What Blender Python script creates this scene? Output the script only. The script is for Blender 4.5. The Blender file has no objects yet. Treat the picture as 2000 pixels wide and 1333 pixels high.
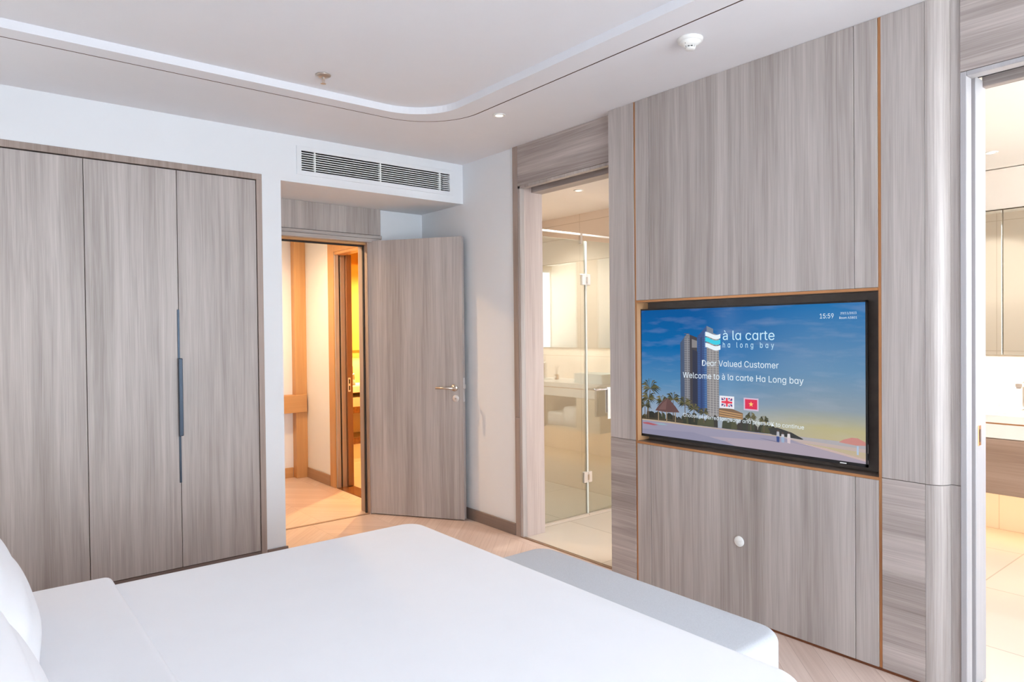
import bpy, bmesh, math, random
from mathutils import Vector, Matrix

sc = bpy.context.scene
COL = sc.collection
PI = math.pi

# ------------------------------------------------------------------ camera
cam_d = bpy.data.cameras.new('camera')
cam_d.sensor_width = 36.0
cam_d.sensor_fit = 'HORIZONTAL'
cam_d.lens = 24.184
cam_d.clip_start = 0.02
cam = bpy.data.objects.new('camera', cam_d)
COL.objects.link(cam)
_r = Vector((0.77714981, -0.62922772, -0.01051881))
_u = Vector((0.01662175, 0.0038147, 0.99985457))
_f = Vector((0.62909609, 0.77721163, -0.01342346))
cam.matrix_world = Matrix((
    (_r.x, _u.x, -_f.x, -3.0310),
    (_r.y, _u.y, -_f.y, -4.3233),
    (_r.z, _u.z, -_f.z, 1.4239),
    (0, 0, 0, 1)))
sc.camera = cam

# ------------------------------------------------------------------ view
EXPOSURE = -0.12
sc.view_settings.view_transform = 'Standard'
sc.view_settings.look = 'None'
sc.view_settings.gamma = 1.0
sc.view_settings.use_curve_mapping = False
sc.view_settings.exposure = EXPOSURE
sc.cycles.max_bounces = 14
sc.cycles.diffuse_bounces = 7
sc.cycles.glossy_bounces = 6
sc.cycles.transparent_max_bounces = 16
sc.cycles.transmission_bounces = 8
sc.cycles.caustics_reflective = False
sc.cycles.caustics_refractive = False
sc.cycles.sample_clamp_indirect = 6.0


def lin(c):
    return tuple(((v / 255.0) / 12.92 if v / 255.0 <= 0.04045 else ((v / 255.0 + 0.055) / 1.055) ** 2.4) for v in c)


# ------------------------------------------------------------------ sky outside the windows
SKY = 12.5
w = bpy.data.worlds.new('sky')
sc.world = w
w.use_nodes = True
nt = w.node_tree
nt.nodes.clear()
wo = nt.nodes.new('ShaderNodeOutputWorld')
wb = nt.nodes.new('ShaderNodeBackground')
tc = nt.nodes.new('ShaderNodeTexCoord')
sx = nt.nodes.new('ShaderNodeSeparateXYZ')
rp = nt.nodes.new('ShaderNodeValToRGB')
mp = nt.nodes.new('ShaderNodeMapRange')
mp.inputs['From Min'].default_value = -0.4
mp.inputs['From Max'].default_value = 0.6
nt.links.new(tc.outputs['Generated'], sx.inputs[0])
nt.links.new(sx.outputs['Z'], mp.inputs['Value'])
nt.links.new(mp.outputs[0], rp.inputs[0])
e = rp.color_ramp.elements
e[0].position = 0.0
e[0].color = (0.89, 0.955, 1.0, 1)
e[1].position = 1.0
e[1].color = (0.60, 0.72, 0.88, 1)
for p_, c_ in ((0.30, (0.87, 0.94, 1.0, 1)), (0.385, (0.62, 0.70, 0.78, 1)), (0.40, (0.70, 0.78, 0.86, 1)), (0.42, (0.90, 0.96, 1.0, 1))):
    q_ = e.new(p_)
    q_.color = c_
nt.links.new(rp.outputs[0], wb.inputs['Color'])
wb.inputs['Strength'].default_value = SKY
nt.links.new(wb.outputs[0], wo.inputs[0])


def portal(name, loc, sx_, sy_, rot):
    d = bpy.data.lights.new(name, 'AREA')
    d.shape = 'RECTANGLE'
    d.size, d.size_y = sx_, sy_
    d.cycles.is_portal = True
    o = bpy.data.objects.new(name, d)
    o.location = loc
    o.rotation_euler = rot
    COL.objects.link(o)


portal('window_portal', (-2.02, -7.53, 1.36), 3.06, 2.48, (PI / 2, 0, PI))
portal('bathroom_window_portal', (1.25, -5.12, 1.75), 2.1, 1.3, (PI / 2, 0, PI))

# ------------------------------------------------------------------ helpers
WL = {}


def thing(name, label, cat, loc=(0, 0, 0), rotz=0.0, group=None, kind=None):
    o = bpy.data.objects.new(name, None)
    o.empty_display_size = 0.05
    COL.objects.link(o)
    o.location = loc
    o.rotation_euler = (0, 0, rotz)
    o['label'] = label
    o['category'] = cat
    if group:
        o['group'] = group
    if kind:
        o['kind'] = kind
    WL[o] = Vector(loc)
    return o


def obj(name, bm, mat, parent=None, local=False, smooth=False, label=None):
    me = bpy.data.meshes.new(name)
    bmesh.ops.recalc_face_normals(bm, faces=bm.faces[:])
    if parent is None:
        xs = [v.co for v in bm.verts]
        mn = Vector((min(v.x for v in xs), min(v.y for v in xs), min(v.z for v in xs)))
        mx = Vector((max(v.x for v in xs), max(v.y for v in xs), max(v.z for v in xs)))
        org = Vector(((mn.x + mx.x) / 2, (mn.y + mx.y) / 2, mn.z))
    else:
        org = Vector((0, 0, 0)) if local else WL[parent]
    bmesh.ops.translate(bm, verts=bm.verts[:], vec=-org)
    bm.to_mesh(me)
    bm.free()
    for m in (mat if isinstance(mat, (list, tuple)) else [mat]):
        me.materials.append(m)
    if smooth:
        for p in me.polygons:
            p.use_smooth = True
    o = bpy.data.objects.new(name, me)
    COL.objects.link(o)
    if parent is None:
        o.location = org
        WL[o] = org
    else:
        o.parent = parent
        WL[o] = org
    if label:
        o['label'] = label
    return o


def tag(o, label, cat, group=None, kind=None):
    o['label'] = label
    o['category'] = cat
    if group:
        o['group'] = group
    if kind:
        o['kind'] = kind
    return o


def struct(name, bm, mat, label, cat, smooth=False):
    return tag(obj(name, bm, mat, smooth=smooth), label, cat, kind='structure')


def B(*boxes, bev=0.0, seg=1, bm=None):
    """boxes: (x0,x1,y0,y1,z0,z1)"""
    bm = bm or bmesh.new()
    for (x0, x1, y0, y1, z0, z1) in boxes:
        t = bmesh.new()
        bmesh.ops.create_cube(t, size=1.0)
        for v in t.verts:
            v.co = Vector(((x0 + x1) / 2 + v.co.x * (x1 - x0), (y0 + y1) / 2 + v.co.y * (y1 - y0), (z0 + z1) / 2 + v.co.z * (z1 - z0)))
        if bev:
            bmesh.ops.bevel(t, geom=t.edges[:], offset=bev, segments=seg, profile=0.5, affect='EDGES')
        merge(bm, t)
    return bm


def merge(bm, t, mat_index=None):
    me = bpy.data.meshes.new('tmp')
    if mat_index is not None:
        for f in t.faces:
            f.material_index = mat_index
    t.to_mesh(me)
    t.free()
    bm.from_mesh(me)
    bpy.data.meshes.remove(me)
    return bm


def cyl(p0, p1, r0, r1=None, n=20, bm=None, caps=True):
    bm = bm or bmesh.new()
    r1 = r0 if r1 is None else r1
    p0, p1 = Vector(p0), Vector(p1)
    d = (p1 - p0).normalized()
    a = d.orthogonal().normalized()
    b = d.cross(a)
    A = [bm.verts.new(p0 + (a * math.cos(2 * PI * i / n) + b * math.sin(2 * PI * i / n)) * r0) for i in range(n)]
    C = [bm.verts.new(p1 + (a * math.cos(2 * PI * i / n) + b * math.sin(2 * PI * i / n)) * r1) for i in range(n)]
    for i in range(n):
        bm.faces.new((A[i], A[(i + 1) % n], C[(i + 1) % n], C[i]))
    if caps:
        bm.faces.new(A[::-1])
        bm.faces.new(C)
    return bm


def lathe(prof, c, axis='z', n=28, bm=None):
    """prof: list of (radius, height); revolved about an axis through c"""
    bm = bm or bmesh.new()
    c = Vector(c)
    rings = []
    for (r, h) in prof:
        ring = []
        for i in range(n):
            a = 2 * PI * i / n
            if axis == 'z':
                co = Vector((r * math.cos(a), r * math.sin(a), h))
            elif axis == 'x':
                co = Vector((h, r * math.cos(a), r * math.sin(a)))
            else:
                co = Vector((r * math.cos(a), h, r * math.sin(a)))
            ring.append(bm.verts.new(c + co))
        rings.append(ring)
    for k in range(len(rings) - 1):
        for i in range(n):
            j = (i + 1) % n
            bm.faces.new((rings[k][i], rings[k][j], rings[k + 1][j], rings[k + 1][i]))
    bm.faces.new(rings[0][::-1])
    bm.faces.new(rings[-1])
    return bm


def prism(poly, axis, a0, a1, bm=None):
    """poly in the plane across axis; extruded from a0 to a1.  axis x: (y,z); y: (x,z); z: (x,y)"""
    bm = bm or bmesh.new()

    def mk(p, a):
        return Vector((a, p[0], p[1])) if axis == 'x' else Vector((p[0], a, p[1])) if axis == 'y' else Vector((p[0], p[1], a))
    A = [bm.verts.new(mk(p, a0)) for p in poly]
    C = [bm.verts.new(mk(p, a1)) for p in poly]
    n = len(poly)
    for i in range(n):
        bm.faces.new((A[i], A[(i + 1) % n], C[(i + 1) % n], C[i]))
    bm.faces.new(A[::-1])
    bm.faces.new(C)
    return bm


# ------------------------------------------------------------------ materials
def nodes(name):
    m = bpy.data.materials.new(name)
    m.use_nodes = True
    t = m.node_tree
    return m, t, t.nodes['Principled BSDF']


def N(t, kind, **kw):
    n = t.nodes.new(kind)
    for k, v in kw.items():
        setattr(n, k, v)
    return n


def plain(name, c, rough=0.5, metal=0.0, var=0.03, scale=8.0, bump=0.0, bscale=200.0, spec=0.5):
    m, t, b = nodes(name)
    b.inputs['Roughness'].default_value = rough
    b.inputs['Metallic'].default_value = metal
    b.inputs['Specular IOR Level'].default_value = spec
    tcn = N(t, 'ShaderNodeTexCoord')
    nz = N(t, 'ShaderNodeTexNoise')
    nz.inputs['Scale'].default_value = scale
    nz.inputs['Detail'].default_value = 3
    t.links.new(tcn.outputs['Object'], nz.inputs['Vector'])
    r = N(t, 'ShaderNodeValToRGB')
    l = lin(c)
    r.color_ramp.elements[0].position = 0.3
    r.color_ramp.elements[1].position = 0.7
    r.color_ramp.elements[0].color = tuple(v * (1 - var) for v in l) + (1,)
    r.color_ramp.elements[1].color = tuple(min(1, v * (1 + var)) for v in l) + (1,)
    t.links.new(nz.outputs['Fac'], r.inputs[0])
    t.links.new(r.outputs[0], b.inputs['Base Color'])
    if bump:
        n2 = N(t, 'ShaderNodeTexNoise')
        n2.inputs['Scale'].default_value = bscale
        n2.inputs['Detail'].default_value = 2
        t.links.new(tcn.outputs['Object'], n2.inputs['Vector'])
        bp_ = N(t, 'ShaderNodeBump')
        bp_.inputs['Strength'].default_value = bump
        bp_.inputs['Distance'].default_value = 0.002
        t.links.new(n2.outputs['Fac'], bp_.inputs['Height'])
        t.links.new(bp_.outputs[0], b.inputs['Normal'])
    return m


def wood(name, dark, light, grain='z', rough=0.42, streak=1.0):
    """straight-grained laminate: broad bands, fine streaks and drifting cathedral lines along one axis"""
    m, t, b = nodes(name)
    b.inputs['Roughness'].default_value = rough
    tcn = N(t, 'ShaderNodeTexCoord')
    oi = N(t, 'ShaderNodeObjectInfo')
    add = N(t, 'ShaderNodeVectorMath', operation='ADD')
    mul = N(t, 'ShaderNodeVectorMath', operation='MULTIPLY')
    mul.inputs[1].default_value = (37.0, 53.0, 29.0)
    t.links.new(oi.outputs['Random'], mul.inputs[0])
    t.links.new(tcn.outputs['Object'], add.inputs[0])
    t.links.new(mul.outputs[0], add.inputs[1])
    wm = N(t, 'ShaderNodeMapping')
    ws = [6.0] * 3
    ws['xyz'.index(grain)] = 0.8
    wm.inputs['Scale'].default_value = ws
    t.links.new(add.outputs[0], wm.inputs['Vector'])
    wn = N(t, 'ShaderNodeTexNoise')
    wn.inputs['Scale'].default_value = 1.0
    wn.inputs['Detail'].default_value = 1.0
    t.links.new(wm.outputs[0], wn.inputs['Vector'])
    wa = N(t, 'ShaderNodeVectorMath', operation='MULTIPLY_ADD')
    wa.inputs[1].default_value = (0.028, 0.028, 0.028)
    t.links.new(wn.outputs['Color'], wa.inputs[0])
    t.links.new(add.outputs[0], wa.inputs[2])

    def noise(across, along, detail, rough_, dist=0.0):
        mpn = N(t, 'ShaderNodeMapping')
        s = [across] * 3
        s['xyz'.index(grain)] = along
        mpn.inputs['Scale'].default_value = s
        t.links.new((wa if dist or along > 2 else add).outputs[0], mpn.inputs['Vector'])
        n = N(t, 'ShaderNodeTexNoise')
        n.inputs['Scale'].default_value = 1.0
        n.inputs['Detail'].default_value = detail
        n.inputs['Roughness'].default_value = rough_
        n.inputs['Distortion'].default_value = dist
        t.links.new(mpn.outputs[0], n.inputs['Vector'])
        return n
    broad = noise(7.0, 0.35, 2.0, 0.5, 0.6)
    mid = noise(34.0, 0.9, 3.0, 0.6, 0.8)
    fine = noise(210.0, 3.0, 2.0, 0.6)
    def madd(a, k, c=None):
        n = N(t, 'ShaderNodeMath', operation='MULTIPLY_ADD')
        t.links.new(a, n.inputs[0])
        n.inputs[1].default_value = k
        if c is None:
            n.inputs[2].default_value = 0.0
        else:
            t.links.new(c, n.inputs[2])
        return n.outputs[0]
    v = madd(broad.outputs['Fac'], 0.55)
    v = madd(mid.outputs['Fac'], 0.5 * streak, v)
    v = madd(fine.outputs['Fac'], 0.35 * streak, v)
    r = N(t, 'ShaderNodeValToRGB')
    cr = r.color_ramp.elements
    cr[0].position = 0.47
    cr[1].position = 0.93
    cr[0].color = lin(dark) + (1,)
    cr[1].color = lin(light) + (1,)
    t.links.new(v, r.inputs[0])
    t.links.new(r.outputs[0], b.inputs['Base Color'])
    bp_ = N(t, 'ShaderNodeBump')
    bp_.inputs['Strength'].default_value = 0.12
    bp_.inputs['Distance'].default_value = 0.001
    t.links.new(fine.outputs['Fac'], bp_.inputs['Height'])
    t.links.new(bp_.outputs[0], b.inputs['Normal'])
    return m


def emit(name, c, strength, base=(10, 10, 10), rough=0.3):
    m, t, b = nodes(name)
    b.inputs['Base Color'].default_value = lin(base) + (1,)
    b.inputs['Roughness'].default_value = rough
    b.inputs['Emission Color'].default_value = lin(c) + (1,)
    b.inputs['Emission Strength'].default_value = strength
    return m


def glass(name, tint, refl, rough=0.0):
    m = bpy.data.materials.new(name)
    m.use_nodes = True
    t = m.node_tree
    t.nodes.clear()
    o = N(t, 'ShaderNodeOutputMaterial')
    mx = N(t, 'ShaderNodeMixShader')
    tr = N(t, 'ShaderNodeBsdfTransparent')
    gl = N(t, 'ShaderNodeBsdfGlossy')
    lw = N(t, 'ShaderNodeLayerWeight')
    lw.inputs['Blend'].default_value = 0.25
    ma = N(t, 'ShaderNodeMath', operation='MULTIPLY_ADD')
    ma.inputs[1].default_value = 0.5
    ma.inputs[2].default_value = refl
    ma.use_clamp = True
    tr.inputs['Color'].default_value = lin(tint) + (1,)
    gl.inputs['Roughness'].default_value = rough
    gl.inputs['Color'].default_value = (0.95, 1.0, 0.97, 1)
    t.links.new(lw.outputs['Fresnel'], ma.inputs[0])
    t.links.new(ma.outputs[0], mx.inputs[0])
    t.links.new(tr.outputs[0], mx.inputs[1])
    t.links.new(gl.outputs[0], mx.inputs[2])
    t.links.new(mx.outputs[0], o.inputs[0])
    return m


def tiles(name, c, grout, w_, h_, plane='xy', rough=0.35, mortar=0.004, off=0.0, var=0.03):
    m, t, b = nodes(name)
    b.inputs['Roughness'].default_value = rough
    tcn = N(t, 'ShaderNodeTexCoord')
    sp = N(t, 'ShaderNodeSeparateXYZ')
    cb = N(t, 'ShaderNodeCombineXYZ')
    t.links.new(tcn.outputs['Object'], sp.inputs[0])
    t.links.new(sp.outputs['XYZ'.index(plane[0].upper())], cb.inputs[0])
    t.links.new(sp.outputs['XYZ'.index(plane[1].upper())], cb.inputs[1])
    br = N(t, 'ShaderNodeTexBrick')
    br.offset = off
    br.inputs['Scale'].default_value = 1.0
    br.inputs['Brick Width'].default_value = w_
    br.inputs['Row Height'].default_value = h_
    br.inputs['Mortar Size'].default_value = mortar
    l = lin(c)
    br.inputs['Color1'].default_value = tuple(x * (1 - var) for x in l) + (1,)
    br.inputs['Color2'].default_value = tuple(min(1, x * (1 + var)) for x in l) + (1,)
    br.inputs['Mortar'].default_value = lin(grout) + (1,)
    t.links.new(cb.outputs[0], br.inputs['Vector'])
    t.links.new(br.outputs['Color'], b.inputs['Base Color'])
    return m


def chevron(name, dark, light, joint):
    """oak chevron flooring: slanted boards mirrored in every other strip"""
    m, t, b = nodes(name)
    b.inputs['Roughness'].default_value = 0.36
    tcn = N(t, 'ShaderNodeTexCoord')
    sp = N(t, 'ShaderNodeSeparateXYZ')
    t.links.new(tcn.outputs['Object'], sp.inputs[0])

    def M(op, a, bb=None, c=None):
        n = N(t, 'ShaderNodeMath', operation=op)
        for i, q in enumerate((a, bb, c)):
            if q is None:
                continue
            if isinstance(q, (int, float)):
                n.inputs[i].default_value = q
            else:
                t.links.new(q, n.inputs[i])
        return n.outputs[0]
    W, H = 0.46, 0.095
    xs = M('DIVIDE', sp.outputs['X'], W)
    col = M('FLOOR', xs)
    tri = M('PINGPONG', sp.outputs['X'], W)
    s = M('ADD', sp.outputs['Y'], tri)
    row = M('DIVIDE', s, H * 1.414)
    rf = M('FRACT', row)
    ri = M('FLOOR', row)
    xf = M('FRACT', xs)
    cb = N(t, 'ShaderNodeCombineXYZ')
    t.links.new(col, cb.inputs[0])
    t.links.new(ri, cb.inputs[1])
    wn = N(t, 'ShaderNodeTexWhiteNoise', noise_dimensions='2D')
    t.links.new(cb.outputs[0], wn.inputs['Vector'])
    # grain runs along the slanted board
    cg = N(t, 'ShaderNodeCombineXYZ')
    t.links.new(M('MULTIPLY', tri, 3.0), cg.inputs[0])
    t.links.new(M('MULTIPLY', s, 70.0), cg.inputs[1])
    t.links.new(M('MULTIPLY', wn.outputs['Value'], 40.0), cg.inputs[2])
    gn = N(t, 'ShaderNodeTexNoise')
    gn.inputs['Scale'].default_value = 1.0
    gn.inputs['Detail'].default_value = 3
    t.links.new(cg.outputs[0], gn.inputs['Vector'])
    v = M('MULTIPLY_ADD', wn.outputs['Value'], 0.26, M('MULTIPLY', gn.outputs['Fac'], 0.7))
    r = N(t, 'ShaderNodeValToRGB')
    cr = r.color_ramp.elements
    cr[0].position, cr[1].position = 0.1, 0.9
    cr[0].color, cr[1].color = lin(dark) + (1,), lin(light) + (1,)
    t.links.new(v, r.inputs[0])
    e1 = M('LESS_THAN', M('MINIMUM', rf, M('SUBTRACT', 1.0, rf)), 0.012)
    e2 = M('LESS_THAN', M('MINIMUM', xf, M('SUBTRACT', 1.0, xf)), 0.0025)
    ed = M('MAXIMUM', e1, e2)
    mx = N(t, 'ShaderNodeMix', data_type='RGBA')
    t.links.new(M('MULTIPLY', ed, 0.45), mx.inputs[0])
    t.links.new(r.outputs[0], mx.inputs[6])
    mx.inputs[7].default_value = lin(joint) + (1,)
    t.links.new(mx.outputs[2], b.inputs['Base Color'])
    return m


WD, WLI = (142, 133, 128), (195, 188, 184)
M_woodz = wood('laminate_upright', WD, WLI, 'z')
M_woody = wood('laminate_along_y', (130, 119, 114), (194, 184, 179), 'y')
M_woodx = wood('laminate_along_x', WD, WLI, 'x')
M_wood_ed = wood('laminate_edge', (128, 112, 104), (172, 156, 147), 'z')
M_hallz = wood('hall_oak_upright', (186, 140, 90), (228, 182, 126), 'z', streak=0.5)
M_hallx = wood('hall_oak_flat', (186, 140, 90), (222, 176, 122), 'x', streak=0.5)
M_white = plain('white_wall_paint', (225, 229, 233), 0.75, var=0.006, bump=0.04, bscale=120)
M_ceil = plain('white_ceiling_paint', (224, 226, 231), 0.85, var=0.006)
M_dark = plain('dark_gap', (38, 34, 33), 0.8)
M_groove = plain('bronze_groove', (96, 74, 62), 0.6)
M_floor = chevron('oak_chevron', (194, 169, 155), (226, 207, 195), (140, 112, 95))
M_thresh = plain('oak_strip', (158, 128, 104), 0.45, var=0.08, scale=30)
M_copper = plain('copper_trim', (196, 142, 98), 0.3, 0.75, var=0.04)
M_base = wood('baseboard_laminate', (118, 103, 96), (150, 134, 126), 'x', streak=0.5)
M_basey = wood('baseboard_laminate_y', (118, 103, 96), (150, 134, 126), 'y', streak=0.5)
M_nickel = plain('satin_nickel', (200, 190, 180), 0.28, 1.0, var=0.02)
M_nickelw = plain('pale_nickel', (226, 222, 220), 0.4, 0.6, var=0.02)
M_chrome = plain('polished_chrome', (225, 225, 228), 0.1, 1.0, var=0.01)
M_black = plain('black_plastic', (14, 14, 18), 0.35, var=0.03)
M_handle = plain('gunmetal', (58, 70, 84), 0.35, 0.55, var=0.04)
M_linen = plain('white_cotton', (242, 243, 246), 0.85, var=0.006, bump=0.08, bscale=500, spec=0.2)
M_bench = plain('light_grey_upholstery', (194, 197, 202), 0.9, var=0.05, scale=260, bump=0.25, bscale=700, spec=0.2)
M_plastic = plain('white_plastic', (232, 234, 232), 0.4, var=0.01)
M_slat = plain('white_louvre', (236, 242, 241), 0.5, var=0.01)
M_bfloor = tiles('cream_floor_tile', (204, 192, 178), (172, 158, 142), 0.8, 0.8, 'xy', 0.28)
M_bwall = tiles('beige_wall_tile', (222, 208, 194), (198, 182, 164), 0.75, 1.2, 'yz', 0.4, 0.003, var=0.015)
M_bwallx = tiles('beige_wall_tile_across', (222, 208, 194), (198, 182, 164), 0.75, 1.2, 'xz', 0.4, 0.003, var=0.015)
M_bceil = plain('bathroom_ceiling_paint', (238, 232, 224), 0.85, var=0.006)
M_counter = plain('white_counter', (240, 238, 234), 0.25, var=0.01)
M_mirror = plain('mirror', (222, 226, 222), 0.015, 1.0, var=0.0)
M_cabwood = wood('vanity_laminate', (140, 116, 100), (184, 160, 144), 'y', streak=0.7)
M_cab = plain('beige_cabinet_panel', (224, 208, 184), 0.45, var=0.015)
M_glass = glass('tinted_shower_glass', (240, 242, 238), 0.14)
M_gedge = plain('pale_seal_strip', (216, 222, 218), 0.3, var=0.01)
M_towel = plain('white_towel', (238, 236, 234), 0.95, var=0.02, bump=0.5, bscale=300, spec=0.1)
M_ceramic = plain('pale_ceramic', (226, 234, 232), 0.15, var=0.01)
M_amber = plain('amber_glass', (150, 110, 80), 0.15, var=0.05)
M_stick = plain('rattan_stick', (96, 74, 56), 0.8)
M_marble = plain('brown_marble', (120, 78, 46), 0.18, var=0.5, scale=22)
M_goldwall = plain('ochre_wall_tile', (236, 196, 110), 0.5, var=0.02)
M_headb = plain('grey_headboard_fabric', (176, 170, 164), 0.9, var=0.04, scale=200)

# ================================================================== LIGHTS OF THE ROOMS (fittings)


def downlight(name, label, x, y, z, power, color, r=0.032, group=None, spot=2.4):
    t = thing(name, label, 'downlight', (x, y, z), group=group)
    ring = lathe([(r * 0.72, -0.001), (r * 0.74, -0.005), (r * 1.05, -0.005), (r * 1.18, 0.0)], (x, y, z))
    obj('trim_ring', ring, M_plastic, t, smooth=True)
    obj('lamp_lens', lathe([(r * 0.72, -0.004), (r * 0.3, -0.0055)], (x, y, z)), M_lens, t)
    if power:
        d = bpy.data.lights.new(name + '_light', 'SPOT')
        d.energy = power
        d.color = color
        d.spot_size = spot
        d.spot_blend = 0.7
        d.shadow_soft_size = r * 0.7
        o = bpy.data.objects.new(name + '_light', d)
        COL.objects.link(o)
        o.parent = t
        o.location = (0, 0, -0.02)
    return t


M_lens = emit('warm_lamp_lens', (255, 240, 215), 3.0, (250, 245, 235))


def strip_light(name, label, x0, x1, y0, y1, z, power, color, group=None):
    """thin LED profile facing down, with its own light"""
    t = thing(name, label, 'light strip', ((x0 + x1) / 2, (y0 + y1) / 2, z), group=group)
    obj('profile', B((x0, x1, y0, y1, z, z + 0.006)), M_plastic, t)
    d = bpy.data.lights.new(name + '_light', 'AREA')
    d.shape = 'RECTANGLE'
    d.size, d.size_y = (x1 - x0), (y1 - y0)
    d.energy = power
    d.color = color
    o = bpy.data.objects.new(name + '_light', d)
    COL.objects.link(o)
    o.parent = t
    o.location = (0, 0, -0.002)
    return t


# ================================================================== ROOM SHELL
H = 2.70
XL = -3.62          # headboard wall
YN = -7.40          # window wall

struct('floor', B((XL - 0.2, 0.0, YN - 0.1, 0.596, -0.1, 0.0)), M_floor, 'pale oak chevron floor of the bedroom around the bed', 'floor')

# far wall: wall over the wardrobe, slim column, box-out over the entrance (with the grille hole)
gx0, gx1, gz0, gz1 = -1.274, -0.119, 2.482, 2.614
bm = B((XL - 0.2, -1.528, 0.0, 0.62, 2.4245, H), (-1.528, -1.408, 0.0, 0.62, 0.0, H),
       (XL - 0.2, -1.528, 0.60, 0.62, 0.0, 2.4245),
       (-1.408, 0.0, 0.0, 0.596, 2.402, gz0), (-1.408, 0.0, 0.0, 0.596, gz1, H),
       (-1.408, gx0, 0.0, 0.596, gz0, gz1), (gx1, 0.0, 0.0, 0.596, gz0, gz1), (gx0, gx1, 0.12, 0.596, gz0, gz1))
struct('wall_far', bm, M_white, 'white far wall above the wardrobe with boxed-out section over the entrance', 'wall')

# entrance wall behind the box-out
bm = B((-1.408, -1.33, 0.596, 0.72, 0, 2.45), (-1.408, 0.15, 0.596, 0.72, 2.15, 2.45), (-0.49, 0.15, 0.596, 0.72, 0, 2.15))
struct('wall_entrance', bm, M_white, 'short white wall holding the entrance doorway behind the open door', 'wall')

# right wall (bathrooms lie behind it): white strip by the entrance, piece over doorways, backing of the panelling, near end
TW = 0.17
bm = B((0.0, TW, -0.63, 0.596, 0, H), (0.0, TW, -1.53, -0.63, 2.44, H), (0.05, TW, -3.345, -1.53, 0, H),
       (0.0, TW, -4.24, -3.345, 2.42, H), (0.0, TW, YN, -4.24, 0, H))
struct('wall_right', bm, M_white, 'white wall strip between the open door and the shower room doorway', 'wall')
struct('wall_left', B((XL - 0.2, XL, YN, 0.0, 0, H)), M_white, 'white wall behind the head of the bed', 'wall')
# window wall
bm = B((XL, -3.54, YN - 0.12, YN, 0, H), (-0.5, 0.17, YN - 0.12, YN, 0, H), (-3.54, -0.5, YN - 0.12, YN, 0, 0.12), (-3.54, -0.5, YN - 0.12, YN, 2.6, H))
struct('wall_near', bm, M_white, 'white window wall opposite the wardrobe', 'wall')
t = thing('window_1', 'wide bedroom window facing the wardrobe', 'window', (-2.02, YN - 0.06, 0.12), kind='structure')
bm = B(*[(x - 0.03, x + 0.03, YN - 0.09, YN - 0.03, 0.12, 2.6) for x in (-3.51, -2.52, -1.52, -0.53)],
       (-3.54, -0.5, YN - 0.09, YN - 0.03, 0.12, 0.17), (-3.54, -0.5, YN - 0.09, YN - 0.03, 2.55, 2.6))
obj('window_frame', bm, M_plastic, t)


# ceiling with stepped tray and shadow groove
def rrect(x0, x1, y0, y1, r, n=14):
    pts = []
    for cx_, cy_, a0 in ((x1 - r, y1 - r, 0), (x0 + r, y1 - r, PI / 2), (x0 + r, y0 + r, PI), (x1 - r, y0 + r, 1.5 * PI)):
        for i in range(n + 1):
            a = a0 + PI / 2 * i / n
            pts.append((cx_ + r * math.cos(a), cy_ + r * math.sin(a)))
    return pts


def loop(bm, pts, z):
    return [bm.verts.new((p[0], p[1], z)) for p in pts]


def band(bm, A, C):
    n = len(A)
    for i in range(n):
        j = (i + 1) % n
        try:
            bm.faces.new((A[i], A[j], C[j], C[i]))
        except ValueError:
            pass


tray = rrect(-3.40, -0.785, -6.70, -0.795, 0.30)
grI = rrect(-3.505, -0.643, -6.815, -0.690, 0.38)
grO = rrect(-3.513, -0.635, -6.823, -0.682, 0.388)
nn = 14 + 1
outer = []
for (cx_, cy_) in ((0.0, 0.0), (XL, 0.0), (XL, YN), (0.0, YN)):
    outer += [(cx_, cy_)] * nn
STEP = 0.040
bm = bmesh.new()
a = loop(bm, outer, H)
b_ = loop(bm, grO, H)
band(bm, a, b_)
g1 = loop(bm, grO, H + 0.012)
g2 = loop(bm, grI, H + 0.012)
band(bm, b_, g1)
band(bm, g1, g2)
g3 = loop(bm, grI, H)
band(bm, g2, g3)
c_ = loop(bm, tray, H)
band(bm, g3, c_)
d_ = loop(bm, tray, H + STEP)
band(bm, c_, d_)
bm.faces.new(d_)
top = loop(bm, [(0.0, 0.0), (XL, 0.0), (XL, YN), (0.0, YN)], H + 0.2)
bm.faces.new(top)
bmesh.ops.remove_doubles(bm, verts=bm.verts[:], dist=1e-5)
ceiling = struct('ceiling', bm, [M_ceil, M_groove], 'white bedroom ceiling with a shallow round-cornered tray', 'ceiling')
for p in ceiling.data.polygons:
    # the groove's own faces carry the bronze lining
    if any(0.011 < ceiling.data.vertices[v].co.z < 0.013 for v in p.vertices):
        p.material_index = 1

# baseboards
struct('baseboard_right', B((-0.014, 0.0, -0.612, 0.58, 0, 0.085), bev=0.003), M_basey, 'brown baseboard under the white wall strip beside the open door', 'baseboard')
struct('baseboard_column', B((-1.528, -1.396, -0.012, 0.0, 0, 0.07), bev=0.003), M_base, 'brown baseboard at the foot of the slim white column', 'baseboard')

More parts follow.
